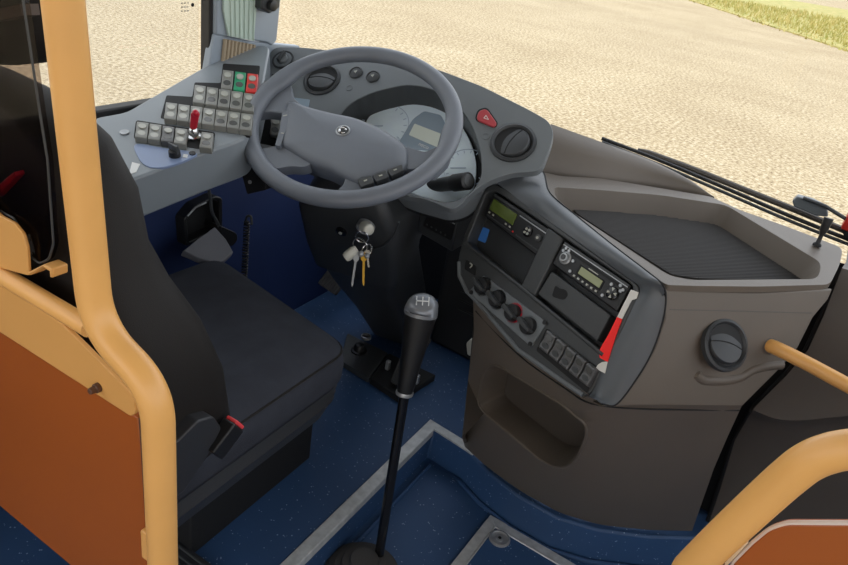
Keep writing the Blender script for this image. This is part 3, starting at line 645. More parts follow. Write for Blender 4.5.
# ================================================================== PASSENGER SIDE PANEL
ps = thing('passenger_dash_panel', 'dark taupe moulded panel right of the gap, by the handrail', 'panel', (.6, 1.55, 0))
Lp = [((846, 262), 1.56), ((842, 268), 1.50), ((824, 315), 1.47), ((808, 350), 1.455), ((786, 376), 1.445), ((756, 406), 1.436), ((753, 410), 1.432), ((750, 414), 1.452), ((746, 421), 1.464), ((735, 440), 1.472), ((720, 490), 1.49), ((703, 540), 1.51)]
rows = []
for px, y in Lp:
    l = hit(px, y=y); row = []
    for k in range(41):
        t = (k/40)**2; x = l.x+(1.2-l.x)*t; d_ = min(1, max(0, (x-l.x-.03)/.19))
        wob = .095*d_*d_*(3-2*d_)*(1 if px[1] in (406, 410, 414, 421) else .3)
        row.append(V((x, l.y+.10*t*t, l.z+wob)))
    rows.append(row)
rows.insert(0, [p+V((0, .12, .004)) for p in rows[0]])
b = MB(); b.loft(rows, closed=False); obj('panel_skin', b, M['taupedark'], ps, angle=60, sub=0)
b = MB(); g = [hit(px, y=y+.012)-V((.006, 0, 0)) for px, y in Lp[1:]]
b.loft([[p+V((-.07, .03, 0)) for p in g], [p+V((.015, .03, 0)) for p in g]], closed=False); obj('gap_shade_sheet', b, M['well'], ps)  # black sheet painted in for the shaded void behind the gap
b = MB(); g2 = [p+V((.002, -.004, 0)) for p in g]; b.tube(g2, .005, 8); obj('gap_shade_strip', b, M['well'], ps)  # black tube along the gap continues that painted shade
hr = thing('grab_rail', 'yellow grab rail coming out of the taupe console beside the air vent', 'handrail', S5.at((770, 345)))
a0 = S5.at((770, 346)); dirn = V((.42, -.10, -.13)); b = MB()
pth = catmull([a0-S5.n*.02, hit((778, 349), t=(a0-EYE).dot(_f)-.015), hit((808, 364), t=(a0-EYE).dot(_f)-.045), hit((848, 385.5), t=(a0-EYE).dot(_f)-.09), hit((900, 413), t=(a0-EYE).dot(_f)-.15)], 8)
le = pth[-1]; pth += catmull([le, le+V((.10, .01, -.012)), le+V((.19, .10, -.03)), V((le.x+.23, 1.50, le.z-.04))], 8)[1:]
b.tube(pth, .0128, 20); obj('rail', b, M['yellow'], hr)
b = MB(); b.lathe(a0, (pth[3]-pth[0]), [(.016, -.004), (.016, .001), (.013, .002)], 24); obj('collar', b, M['taupedark'], hr)
lk = thing('lock_pin', 'short black rod standing on the front right corner of the tray', 'rod', hit((816.5, 246), z=.712))
b = MB(); p0 = hit((816.5, 246), z=.712); up = (hit((829, 218), t=(p0-EYE).dot(_f)-.02)-p0); ln = up.length; up.normalize()
b.tube([p0, p0+up*ln*.15, p0+up*ln*.4, p0+up*ln*.55, p0+up*ln], [.006, .0045, .004, .008, .0095], 12); obj('rod', b, M['black'], lk)
b = MB(); b.lathe(p0, up, [(.0085, 0), (.0085, .004), (.006, .007)], 16); obj('foot', b, M['well'], lk)
# wiper outside the windscreen
YW = 2.0
wp = thing('windscreen_wiper', 'long black windscreen wiper lying outside the glass above the tray', 'wiper', hit((790, 215), y=YW))
b = MB(); q = [hit(p, y=YW) for p in ((602, 138.5), (660, 160.5), (730, 190), (790, 216), (860, 244))]; b.tube(catmull(q, 5), .0055, 8); obj('rubber_blade', b, M['black'], wp)
b = MB(); q = [hit(p, y=YW-.01) for p in ((602, 142), (660, 165), (730, 195), (790, 221), (860, 249))]; b.tube(catmull(q, 5), .0045, 8); obj('blade_edge', b, M['dashdark'], wp)
b = MB(); q = [hit(p, y=YW+.03) for p in ((638, 149), (690, 168), (740, 188), (800, 212), (860, 237))]
b.tube(catmull(q, 5), [.003]+[.0085]*19+[.0085], 8); obj('wiper_arm', b, M['taupedark'], wp)
b = MB(); A = [hit(p, y=YW-.005) for p in ((792, 201), (797, 196.5), (812, 200.5), (827, 208), (828, 217), (816, 216), (794, 207))]; b.prism(A, [p+V((0, .03, 0)) for p in A]); obj('arm_bracket', b, M['dash'], wp, bevel=.003)
b = MB(); b.tube([hit(p, y=YW-.01) for p in ((803, 198), (825, 206), (846, 219))], .005, 8); obj('arm_spring', b, M['dashdark'], wp)
rm = thing('marker_block', 'small red block with black foot at the right end of the wiper', 'marker', hit((848, 235), y=YW-.02))
b = MB(); A = [hit(p, y=YW-.02) for p in ((848.5, 214), (856, 216), (853, 234), (840.5, 229))]; b.prism(A, [p+V((0, .04, 0)) for p in A]); obj('block', b, M['redplastic'], rm, bevel=.003)
b = MB(); A = [hit(p, y=YW-.02) for p in ((840.5, 229.5), (853, 234), (853, 242), (846, 239))]; b.prism(A, [p+V((0, .04, 0)) for p in A]); obj('foot', b, M['black'], rm)
# ================================================================== STEERING WHEEL AND COLUMN
sw = thing('steering_wheel', 'large grey four spoke steering wheel with round emblem on the hub', 'steering wheel', WC)
b = MB(); N = 120; R0 = .2075; rings = []
def bump(a, a0, w): d = (a-a0+math.pi) % (2*math.pi)-math.pi; return math.exp(-(d/w)**2)
def wang(px): p = WP.at(px)-WC; return math.atan2(p.dot(WP.v), p.dot(WP.u))
g1, g2 = wang((283, 80)), wang((447, 135))
for i in range(N):
    a = 2*math.pi*i/N; d = WP.u*math.cos(a)+WP.v*math.sin(a)
    k = 1+.22*bump(a, g1, .16)+.18*bump(a, g2, .14)
    rings.append([WC+d*(R0-.0175*(k-1)*.9)+(d*math.cos(t)*.0178*k+WN_*math.sin(t)*.0165) for t in [2*math.pi*j/18 for j in range(18)] for WN_ in (WP.n,)])
rings.append(rings[0]); b.loft(rings, cap=False); obj('rim', b, M['wheel'], sw, angle=80)
hub = catmull([(289, 102), (305, 107), (330, 113.5), (357, 119.5), (384, 131), (405, 146), (408, 158), (406, 168), (394, 174), (378, 179.5), (362, 183.5), (350, 180), (330, 170), (311, 163), (291, 151), (281.5, 144.5), (281, 130), (285, 112)], 4, True)
A = [WP.at(p, -.004) for p in hub]; c = sum(A, V())/len(A); n = WP.n
b = MB(); b.loft([[c+(p-c)*.93-n*.04 for p in A], [c+(p-c)*1.0-n*.008 for p in A], A, [c+(p-c)*.95+n*.006 for p in A], [c+(p-c)*.8+n*.011 for p in A], [c+(p-c)*.4+n*.0145 for p in A], [c+(p-c)*.1+n*.015 for p in A]]); hb = obj('hub_pad', b, M['wheel'], sw, angle=60)
def spoke(px, h0=-.006, h1=-.03, bev=.006):
    b = MB(); b.slab(WP, fillet(px, 4), h0, h1); return obj('spoke', b, M['wheel'], sw, bevel=bev, seg=3)
spoke([(292, 85), (293, 97), (303, 106), (290, 116), (283, 113), (266, 111), (257, 113), (249, 116), (247, 104), (262, 82), (278, 76)])
spoke([(254, 150), (264, 148), (281, 145), (292, 150), (312, 164), (303, 167), (290, 166), (276, 169), (262, 166), (247, 152)])
spoke([(345, 175), (362, 181), (360, 189), (368, 192), (352, 199), (334, 198), (337, 190), (344, 184)])
spoke([(405, 146), (425, 152), (440, 145), (452, 148), (448, 160), (434, 173), (420, 169), (405, 169)])
# left and right button blocks, emblem
b = MB(); A = [WP.at(p, .004) for p in fillet([(282, 113), (290, 109), (287, 127), (280, 146), (275, 145), (280, 128)], 1)]; b.prism(A, [p-n*.01 for p in A]); bb = obj('button_strip', b, M['wheel'], sw, bevel=.001)
b = MB(); stroke(b, [WP.at(p, .004) for p in ((283, 116), (287, 115))], .0025, n, .0006); stroke(b, [WP.at(p, .004) for p in ((281, 133), (284, 133.5))], .0025, n, .0006); obj('button_marks', b, M['lens'], bb)
for i, (px, s) in enumerate((([(357, 179), (371, 175), (374, 182), (361, 187)], 0), ([(372.5, 174.6), (386, 170), (389, 176.5), (376, 181.5)], 1), ([(387.5, 169.5), (402, 164), (403, 170), (391, 176)], 2))):
    b = MB(); A = [WP.at(p, .0065) for p in fillet(px, 1.5)]; b.prism(A, [p-n*.015 for p in A]); o = obj('wheel_button', b, M['dashdark'], sw, bevel=.0012)
    q = V(((px[0][0]+px[2][0])/2, (px[0][1]+px[2][1])/2)); b = MB(); stroke(b, [WP.at((q.x-1.6, q.y+.6), .0068), WP.at((q.x+1.6, q.y-.6), .0068)], .0028, n, .0006); obj('button_mark', b, M['lens'], o)
ec = WP.at((343, 131), .0105); b = MB(); b.lathe(ec, n, [(.0145, -.004), (.0145, .002), (.0125, .003), (.0115, .0018), (0, .0018)], 36); em = obj('emblem', b, M['steel'], hb)
b = MB(); b.lathe(ec, n, [(.0112, .0018), (.0112, .0022), (0, .0022)], 30); obj('emblem_field', b, M['dashdark'], em)
b = MB(); pts = [ec+n*.002+(WP.u*math.cos(a)*.0072+WP.v*math.sin(a)*.0072) for a in [math.radians(40+12*i) for i in range(25)]]
b.tube(pts, [.0006+.0024*math.sin(math.pi*i/24) for i in range(25)], 8); b.ball(ec+n*.002+WP.u*.0042+WP.v*.004, .0026, n=8); obj('emblem_mark', b, M['chrome'], em)
# column
col = thing('steering_column', 'dark plastic steering column shroud running down from the wheel to the floor', 'steering column', (-.9, 1.62, 0))
ax = -WP.n
def rr(c, u, v, a, d, r, k=5):
    out = []
    for sx, sy, a0 in ((1, 1, 0), (-1, 1, 90), (-1, -1, 180), (1, -1, 270)):
        for j in range(k):
            t = math.radians(a0+90*j/(k-1)); out.append(c+u*(sx*(a-r)+r*math.cos(t))+v*(sy*(d-r)+r*math.sin(t)))
    return out
b = MB(); b.loft([rr(WC+ax*s, WP.u, WP.v, hu, hv, .025) for s, hu, hv in ((.035, .04, .035), (.10, .055, .045), (.15, .085, .075), (.21, .122, .103), (.33, .122, .11), (.41, .112, .113))]); us = obj('upper_shroud', b, M['shroud'], col, angle=50)
b = MB(); b.loft([rr(WC+ax*s+V((0, sh, 0)), WP.u, WP.v, hu, hv, .03) for s, hu, hv, sh in ((.405, .104, .105, 0), (.5, .09, .10, .01), (.66, .08, .09, .05), (.86, .075, .08, .09))]); obj('lower_shroud', b, M['shroud'], col, angle=50)
CP = Plane(WC+ax*.27-WP.v*.108, -WP.v)
b = MB(); p0 = hit((418, 188), t=1.60); p1 = hit((468, 181), t=1.47); b.tube([p0, p0.lerp(p1, .5), p0.lerp(p1, .72), p0.lerp(p1, .75), p1, p1+(p1-p0).normalized()*.002], [.013, .0155, .0165, .019, .019, .015], 18); st_ = obj('indicator_stalk', b, M['black'], col, angle=30)
b = MB(); b.lathe(p1, p1-p0, [(.015, .001), (.013, .004), (0, .0045)], 20); obj('stalk_cap', b, M['dashdark'], st_)
ig = CP.at((365, 228)); b = MB(); b.lathe(ig-CP.n*.01, CP.n, [(.02, 0), (.02, .014), (.017, .016), (.015, .012), (0, .012)], 26); obj('ignition_lock', b, M['steel'], col)
ws_ = CP.at((341, 232)); b = MB(); b.lathe(ws_-CP.n*.012, CP.n, [(.013, 0), (.013, .014), (.008, .015)], 20, None); o = obj('column_socket', b, M['gloss'], col); b = MB(); disc(b, ws_, CP.n, .0045, 0, .0045, 12); obj('socket_pin', b, M['lens'], o)
b = MB(); pts = catmull([CP.at(p, .002) for p in ((370, 250), (383, 246), (393, 236), (399, 222))], 5); b.tube(pts, .0022, 6); obj('shroud_seam', b, M['dashdark'], col)
# keys
kt = (ig-EYE).dot(_f)-.035
ks = thing('key_bunch', 'bunch of keys with ivory fob hanging from the ignition lock', 'keys', hit((362, 260), t=kt))
K = lambda px, d=0: hit(px, t=kt+d)
b = MB(); b.lathe(K((364, 226), .02), (K((371, 231))-K((364, 226), .03)), [(.012, 0), (.0135, .004), (.0125, .028), (.008, .031)], 18); obj('key_head', b, M['keywhite'], ks, bevel=.002)
def ring_(px, r, tilt):
    c = K(px); u = (CR*math.cos(tilt)+CD*math.sin(tilt)); v = (CR*-math.sin(tilt)+CD*math.cos(tilt)); v = (v+_f*.8).normalized()
    b = MB(); P = [c+(u*math.cos(a)+v*math.sin(a))*r for a in [2*math.pi*i/24 for i in range(25)]]; b.tube(P, .0017, 8); return b
for px, r, ti in (((362, 237), .014, .3), ((360, 246), .018, .9), ((367, 250), .013, 2)): obj('key_ring', ring_(px, r, ti), M['chrome'], ks)
b = MB(); b.tube([K((357, 249)), K((354, 251)), K((347, 256.5)), K((345, 258))], [.008, .0115, .0115, .009], 14); obj('fob', b, M['keywhite'], ks, angle=40)
def key(a, c, w, m):
    b = MB(); A = K(a, -.006); B = K(c, -.006); d = (B-A).normalized(); s = d.cross(_f).normalized(); L = (B-A).length
    prof = [(-.6, 0), (-1.4, .05), (-1.4, .22), (-.55, .28), (-.55, .9), (0, 1), (.45, .92), (.35, .8), (.5, .7), (.35, .6), (.5, .5), (.5, .28), (1.4, .22), (1.4, .05), (.6, 0)]
    P = [A+s*x*w+d*y*L for x, y in prof]; b.prism([p-_f*.001 for p in P], [p+_f*.001 for p in P]); obj('key', b, M[m], ks)
key((357, 252), (352, 287), .0042, 'steel'); key((364, 252), (363.5, 286), .0046, 'brass'); key((367, 250), (369, 268), .004, 'chrome')
b = MB(); b.ball(K((361, 254), -.01), .007, n=10); b.ball(K((367, 256), -.01), .006, n=10); obj('charm', b, M['steel'], ks)
# control box with coiled lead left of the wheel
cb = thing('control_box', 'black control box hanging under the switch console beside the wheel rim', 'control box', hit((250, 192), t=1.47))
BP = Plane(hit((250, 165), t=1.47), (.25, -.95, .15)); b = MB(); b.slab(BP, fillet([(237, 143), (264, 149), (266, 190), (247, 194.5), (241, 172)], 2), 0, -.05); bo_ = obj('box_body', b, M['black'], cb, bevel=.004)
b = MB(); disc(b, BP.at((250, 182)), BP.n, .004, 0, .0015, 14); obj('box_symbol', b, M['steel'], bo_)
b = MB(); A = [BP.at(p, .004) for p in fillet([(233.5, 141), (239, 139.5), (242, 143), (238, 149), (234.5, 147)], 1.5)]; b.prism(A, [p-BP.n*.02 for p in A]); obj('white_clip', b, M['lens'], cb, bevel=.002)
cc2 = thing('coiled_lead', 'thin black coiled cable hanging in the footwell left of the column', 'cable', hit((246, 282), t=1.72))
b = MB(); p0 = hit((247, 221), t=1.70); p1 = hit((243.5, 292), t=1.74); d = (p1-p0); L = d.length; d.normalize(); x = d.cross(V((0, 1, 0))).normalized(); y = d.cross(x)
b.tube([p0+d*L*i/260+(x*math.cos(i*.62)+y*math.sin(i*.62))*.006 for i in range(261)], .0026, 6); obj('coil', b, M['black'], cc2)
b = MB(); b.tube(catmull([p0+V((-.006, 0, -.01)), p0+V((0, 0, .012)), p0+V((.012, 0, .015)), p0+V((.016, 0, -.004))], 5), .003, 8); obj('lead_hook', b, M['dashdark'], cc2)
# pocket on the left wall, cloth and lead
wpk = thing('wall_pocket', 'black open tray box fixed to the blue wall under the switch console', 'box', hit((203, 246), x=-1.21))
wq = fillet([(184, 219), (195, 206), (216, 196), (222.5, 198), (222.5, 228), (186, 247)], 3)
WX = Plane((-1.19, 0, 0), (1, 0, 0)); b = MB(); Ib = b.ringslab(WX, wq, [(203+(x-203)*.84, 220+(y-220)*.84) for x, y in wq], (203, 220), .03, .025, 48); bx_ = obj('box_shell', b, M['black'], wpk, bevel=.002)
b = MB(); b.prism(Ib, [p-V((.004, 0, 0)) for p in Ib]); obj('box_back', b, M['well'], bx_)
b = MB(); b.tube([WX.at(p, .001) for p in ((187.5, 216), (195.5, 207.5), (206, 202.5))], .002, 6); obj('box_edge', b, M['steel'], bx_)
cl = MB(); A = [hit((181, 252), x=-1.10), hit((196, 241), x=-1.12), hit((213.5, 227), x=-1.13), hit((225, 240), x=-1.09), hit((232.5, 253), x=-1.05), hit((218, 266), x=-1.03), hit((197, 258), x=-1.05)]
cl.prism([p+V((.004, 0, .004)) for p in A], [p-V((.004, 0, .012)) for p in A]); tag(obj('cloth', cl, M['grey'], bevel=.004), 'grey folded cloth between the seat and the blue wall', 'cloth')
b = MB(); A = [hit(p, x=-1.16) for p in fillet([(221, 226), (237, 233), (238, 240), (232, 247), (222, 243)], 3)]; b.prism(A, [p-V((.062, 0, 0)) for p in A]); tag(obj('pouch', b, M['black'], bevel=.006), 'small black pouch on the blue wall behind the grey cloth', 'pouch')
b = MB(); b.tube(catmull([hit(p, x=-1.17) for p in ((209, 190), (210.5, 200), (212, 212), (217, 222), (221, 230))], 5), .004, 8); tag(obj('cable', b, M['dashdark']), 'thin dark cable hanging down across the black wall box', 'cable')
# ================================================================== PEDALS AND FLOOR FITTINGS
bp_ = thing('brake_pedal', 'ribbed brake pedal left of the steering column', 'pedal', hit((333, 296), z=.12))
PB = Plane(hit((331, 281), y=1.60), (0, -.75, .65)); b = MB(); b.slab(PB, fillet([(317, 283), (328.5, 268), (344, 283), (335, 295)], 2), 0, -.012); pd = obj('pedal_pad', b, M['rubber'], bp_, bevel=.003)
b = MB()
for i in range(6):
    t = .15+.14*i; b.tube([PB.at((317+18*t, 283+12*t), .001), PB.at((328.5+15.5*t, 268+15*t), .001)], .0022, 6)
obj('pad_ribs', b, M['rubber'], pd)
b = MB(); a = PB.at((331, 281), -.012); b.tube(catmull([a, a+V((0, .1, .03)), a+V((0, .35, .12))], 5), .01, 10); obj('pedal_arm', b, M['black'], bp_)
fp = thing('pedal_plate', 'dark floor plate with round rubber stop in front of the seat', 'plate', hit((364, 356), z=.0))
FZ = Plane((0, 0, .018), Z)
b = MB(); b.slab(FZ, fillet([(347.5, 333), (388, 353), (369, 378), (340, 360)], 1.5), 0, -.018); pl_ = obj('plate', b, M['dashdark'], fp, bevel=.003)
c = FZ.at((359, 351)); b = MB(); b.lathe(c, Z, [(.024, 0), (.024, .004), (.017, .006), (.016, .018), (.012, .024), (0, .026)], 24); obj('rubber_stop', b, M['black'], fp)
b = MB(); b.lathe(FZ.at((366, 338)), Z, [(.016, 0), (.016, .008), (.012, .009), (.011, .0)], 18); obj('washer', b, M['steel'], fp)
acc = thing('accelerator_pedal', 'ribbed accelerator pedal behind the gear knob', 'pedal', hit((400, 390), z=.0))
b = MB(); b.slab(Plane((0, 0, .02), Z), fillet([(389, 353), (436, 375), (400, 398), (370, 378)], 1.5), 0, -.02); obj('base_plate', b, M['well'], acc, bevel=.002)
PA = Plane(hit((392, 384), z=.035), (.1, -.62, .78)); b = MB(); b.slab(PA, fillet([(390, 381), (402, 388), (432, 338), (412, 328)], 2.5), 0, -.012); pd = obj('pedal_pad', b, M['rubber'], acc, bevel=.003)
b = MB()
for i in range(9):
    t = .08+.105*i; b.tube([PA.at((391+11*t, 381+6.5*t), .001), PA.at((412.5+19*t, 329+10*t), .001)], .0014, 6)
obj('pad_ribs', b, M['shroud'], pd)
for px in ((388, 365), (417, 379)):
    b = MB(); b.box(hit(px, z=.035), .012, .012, .03); obj('hinge_lug', b, M['steel'], acc, bevel=.002)
b = MB(); A = [hit(p, y=1.61) for p in fillet([(466, 343), (471, 339), (478, 345), (477, 359), (467, 355)], 2)]; b.prism(A, [p+V((0, .03, 0)) for p in A]); tag(obj('connector_block', b, M['keywhite'], bevel=.003), 'small white plastic block low behind the centre console corner', 'block')
hb_ = thing('heater_box', 'black heater housing low in the footwell right of the steering column', 'housing', (-.6, 1.8, 0))
b = MB(); A = [(-.80, 1.70), (-.40, 1.68), (-.40, 1.94), (-.80, 1.94)]; b.prism([V((x, y, .58)) for x, y in A], [V((x, y, 0)) for x, y in A]); ho_ = obj('housing', b, M['kick'], hb_, bevel=.015)
b = MB()
for k in range(6): b.tube([V((-.72, 1.695, .16+.03*k)), V((-.52, 1.685, .16+.03*k))], .004, 6)
obj('grille', b, M['black'], hb_)
# ================================================================== GEAR LEVER
gl_ = thing('gear_lever', 'tall black gear lever with silver topped knob rising from the lower floor', 'gear lever', hit((376, 566), z=-.1))
g0_ = hit((377, 568), z=-.1); k0 = hit((405, 391), t=1.42); k1 = hit((421.5, 309), t=1.37)
b = MB(); b.tube([g0_, g0_.lerp(k0, .5), k0], .0105, 16); obj('lever_shaft', b, M['gloss'], gl_)
kd = (k1-k0); KL = kd.length; kd.normalize(); kx = kd.cross(_f).normalized(); ky = kd.cross(kx)
def kr(t, a, d, sh=0): c = k0+kd*KL*t+kx*sh; return [c+kx*a*math.cos(q)*(abs(math.cos(q))**-.15 if abs(math.cos(q)) > .05 else 1)+ky*d*math.sin(q) for q in [2*math.pi*(i+.5)/28 for i in range(28)]]
b = MB(); b.loft([kr(-.06, .014, .014), kr(0, .0165, .0165), kr(.2, .019, .019), kr(.45, .023, .022), kr(.7, .028, .026), kr(.9, .032, .029), kr(.97, .033, .03)]); obj('knob', b, M['black'], gl_, angle=50)
kt_ = (kd-_f*.75+CR*-.12).normalized(); tx = kt_.cross(_f).normalized(); ty = kt_.cross(tx); tc_ = k0+kd*KL*1.06
def tr_(h, a, d): return [tc_+kt_*h+tx*a*math.cos(q_)+ty*d*math.sin(q_) for q_ in [2*math.pi*(i+.5)/28 for i in range(28)]]
b = MB(); b.loft([kr(.94, .0335, .0305), kr(.98, .0335, .0305), tr_(-.004, .0315, .029), tr_(.004, .027, .025), tr_(.0065, .021, .019), tr_(.0075, .008, .008)]); kc = obj('knob_cap', b, M['knobtop'], gl_, angle=60)
b = MB(); q = lambda x, y: tc_+tx*x+ty*y+kt_*.0078
for s in (-.012, 0, .012): stroke(b, [q(s, -.011), q(s, 0), q(s, .011)], .0022, kt_, .0012)
stroke(b, [q(-.012, 0), q(0, 0), q(.012, 0)], .0022, kt_, .0012)
obj('shift_pattern', b, M['white'], kc)
b = MB(); b.lathe(k0-kd*.004, kd, [(.0175, -.004), (.0185, 0), (.0175, .004)], 24); obj('knob_collar', b, M['steel'], gl_)
b = MB(); gc = hit((362, 574), z=-.1); b.lathe(gc, Z, [(.085, 0), (.083, .006), (.076, .008), (.074, .016), (.064, .018), (.062, .026), (.05, .029), (.047, .037), (.034, .04), (.03, .05), (.015, .053)], 36); obj('rubber_boot', b, M['rubber'], gl_, angle=50)
# ================================================================== FLOOR HATCH
hc = thing('floor_hatch', 'blue speckled floor hatch with metal edge strip and round latch', 'hatch', hit((520, 560), z=-.1))
HZ = Plane((0, 0, -.092), Z)
def gp(p): return HZ.at(p)
o0 = gp((490.5, 514.5)); ba = (gp((450, 565))-gp((481, 526))).normalized(); bb_ = (gp((578, 562))-gp((505, 520))).normalized()
bb_ = (bb_-ba*bb_.dot(ba)).normalized(); w = .026
b = MB(); A = [o0-bb_*.0+bb_*.0, o0+ba*.4, o0+ba*.4+bb_*w, o0+ba*w+bb_*w]; b.prism(A, [p-Z*.008 for p in A])
obj('edge_strip', b, M['alu'], hc, bevel=.001)
b = MB(); A = [o0, o0+ba*w+bb_*w, o0+ba*w+bb_*.6, o0+bb_*.6]; b.prism(A, [p-Z*.008 for p in A]); obj('edge_strip', b, M['alu'], hc, bevel=.001)
b = MB(); A = [o0+(ba+bb_)*(w+.004), o0+ba*.4+bb_*(w+.004), o0+ba*.4+bb_*.6, o0+ba*(w+.004)+bb_*.6]; b.prism([p-Z*.001 for p in A], [p-Z*.008 for p in A]); obj('hatch_lid', b, M['floor'], hc)
b = MB(); b.tube([p+Z*.0 for p in (o0+ba*.4+bb_*(w+.002), o0+(ba+bb_)*(w+.002), o0+ba*(w+.002)+bb_*.6)], .0025, 6); obj('lid_edge', b, M['alu'], hc)
c = gp((499.5, 538.7)); b = MB(); b.lathe(c-Z*.001, Z, [(.026, 0), (.026, .003), (.021, .005), (.017, .002), (.009, .002), (.009, .004), (0, .004)], 32); lt = obj('latch', b, M['steel'], hc)
b = MB(); disc(b, c, Z, .0045, .002, .0042, 6); obj('latch_slot', b, M['black'], lt)
# ================================================================== SEAT
se = thing('driver_seat', 'black fabric driver seat on a dark pedestal with headrest and red belt buckle', 'seat', (-.84, .75, 0))
plan = [V((-.600, .47, 0)), V((-.598, .945, 0)), V((-1.035, 1.028, 0)), V((-1.07, .47, 0))]
pf_ = [V((p[0], p[1], 0)) for p in fillet([(p.x, p.y, 0) for p in plan], .045, 5)]; pc = V((-.83, .72, 0))
def pr(z, s): return [pc+(p-pc)*s+Z*z for p in pf_]
b = MB(); b.loft([pr(.365, .97), pr(.38, .995), pr(.41, 1.0), pr(.432, .99), pr(.446, .965), pr(.455, .90), pr(.459, .75), pr(.457, .4), pr(.456, .1)]); cu_ = obj('seat_cushion', b, M['fabric'], se, angle=70)
b = MB(); rr_ = pr(.440, .978); b.tube(rr_+[rr_[0]], .0025, 6); obj('piping', b, M['vinyl'], cu_)
b = MB(); b.loft([pr(.29, .90), pr(.325, .95), pr(.33, .965), pr(.34, .95), pr(.345, .97), pr(.355, .955), pr(.36, .975), pr(.37, .965)]); obj('seat_frame', b, M['seatplastic'], se, angle=30)
b = MB(); b.loft([rr(V((-.873, .85, z)), V((1, 0, 0)), V((0, 1, 0)), a, d, .03) for z, a, d in ((.19, .115, .19), (.22, .15, .19), (.30, .17, .2))]); obj('suspension_bellows', b, M['black'], se)
b = MB(); b.box((-.873, .865, .095), .254, .37, .19); obj('pedestal', b, M['well'], se, bevel=.004)
b = MB(); rings = []
for z, xr, yf, yb in ((.40, -.606, .625, .462), (.47, -.590, .642, .455), (.565, -.593, .628, .452), (.65, -.606, .600, .452), (.71, -.640, .578, .452), (.765, -.668, .566, .455), (.835, -.68, .562, .458), (.885, -.725, .562, .462), (.908, -.785, .56, .47), (.92, -.84, .555, .475), (.928, -.90, .545, .485), (.934, -.97, .53, .495)):
    xl = -1.085 if z < .9 else -1.085+(z-.9)*.3; hw = (xr-xl)/2
    rings.append(rr(V(((xr+xl)/2, (yf+yb)/2, z)), V((1, 0, 0)), V((0, 1, 0)), hw, (yf-yb)/2, min(.045, hw*.5, (yf-yb)*.42), 6))
b.loft(rings); bk = obj('backrest', b, M['vinyl'], se, angle=70)
b = MB(); b.loft([rr(V((-.925, .51, z)), V((1, 0, 0)), V((0, 1, 0)), a, d, min(.04, d*.9), 6) for z, a, d in ((.957, .08, .03), (.966, .112, .045), (.984, .136, .052), (1.01, .147, .054), (1.1, .152, .055), (1.18, .14, .05), (1.2, .10, .03))]); hr_ = obj('headrest', b, M['vinyl'], se, angle=70)
HP = Plane((0, .452, 0), (0, -1, 0)); b = MB(); A = [HP.at(p) for p in ((-40, 17), (20, 4), (22, 15.5), (-40, 29))]; b.prism(A, [p+V((0, .02, 0)) for p in A]); obj('stripe', b, M['strip'], hr_)
for x in (-1.0, -.92):
    b = MB(); b.tube([V((x, .51, .90)), V((x, .51, .99))], .006, 8); obj('headrest_post', b, M['steel'], se)
HP = Plane((0, .446, 0), (0, -1, 0)); b = MB(); A = [HP.at(p) for p in ((-8, 190), (14, 171.5), (15.5, 176), (-5, 198))]; b.prism(A, [p+V((0, .012, 0)) for p in A]); obj('red_tab', b, M['darkred'], se, bevel=.001)
SX = Plane((-.572, 0, 0), (1, 0, 0))
b = MB(); b.slab(SX, fillet([(140, 462), (178, 441), (198, 421), (214, 416.5), (222, 428), (207, 458), (184, 492), (140, 525)], 3), 0, -.03); obj('side_cover', b, M['seatplastic'], se, bevel=.008, seg=3)
b = MB(); p0 = SX.at((213, 454)); p1 = SX.at((234, 424)); d = (p1-p0).normalized(); nx = V((1, 0, 0)); s = d.cross(nx).normalized()
b.loft([[p0+s*a*.017+nx*h for a, h in ((-1, -.01), (1, -.01), (1, .01), (-1, .01))], [p1+s*a*.017+nx*h for a, h in ((-1, -.012), (1, -.012), (1, .012), (-1, .012))]]); bu = obj('belt_buckle', b, M['black'], se, bevel=.003)
b = MB(); c = p1+d*.003; b.box(c, .02, .028, .006, nx, s, d); obj('release_button', b, M['buckle'], bu, bevel=.002, label='red release button')
# grey ridged strip at the foot of the seat
b = MB(); A = [hit(p, z=.02) for p in ((160, 528), (178, 539), (216, 567), (190, 590), (150, 560))]; b.prism(A, [p-Z*.02 for p in A])
sr = tag(obj('seat_rail', b, M['seatplastic'], bevel=.003), 'grey ridged rail lying on the blue floor behind the seat pedestal', 'rail')
b = MB()
for k in range(3): b.tube([hit((172-7*k, 541+4*k), z=.021), hit((206-7*k, 567+4*k), z=.021)], .003, 6)
obj('rail_ridges', b, M['dashdark'], sr)
# ================================================================== LEFT BARRIER
YB = .42; BPn = lambda y: Plane((0, y, 0), (0, -1, 0))
ba_ = thing('driver_partition', 'orange brown partition panel behind the driver with yellow top plate and smoked glass', 'partition', (-.8, .425, .2))
def plate(px, y, th, m, name, parent, bev=.002, **k):
    A = [hit(p, y=y) for p in px]; b = MB(); b.prism(A, [p+V((0, th, 0)) for p in A]); return obj(name, b, M[m], parent, bevel=bev, **k)
opx = [(-60, 296), (0, 331), (138, 418), (141, 450), (148, 575), (150, 612), (71, 566), (0, 506.5), (-60, 458)]
plate(opx, YB, .012, 'orange', 'panel', ba_)
plate([(138.2, 418), (142.2, 420), (151.5, 577), (148, 575)], YB-.001, .014, 'edge', 'edge_strip', ba_, .001)
pt = plate(fillet([(-60, 226), (0, 284), (60, 322), (134, 396), (136, 413), (131, 417), (0, 332.5), (-60, 297)], 3, skip=(0, 7)), YB-.008, .006, 'plate', 'top_plate', ba_, .0015)
plate(fillet([(-60, 150), (0, 216), (14, 223), (23, 234), (27, 248), (29, 276), (0, 268), (-60, 250)], 3, skip=(0, 7)), YB-.004, .004, 'plate', 'glass_bracket', ba_, .001)
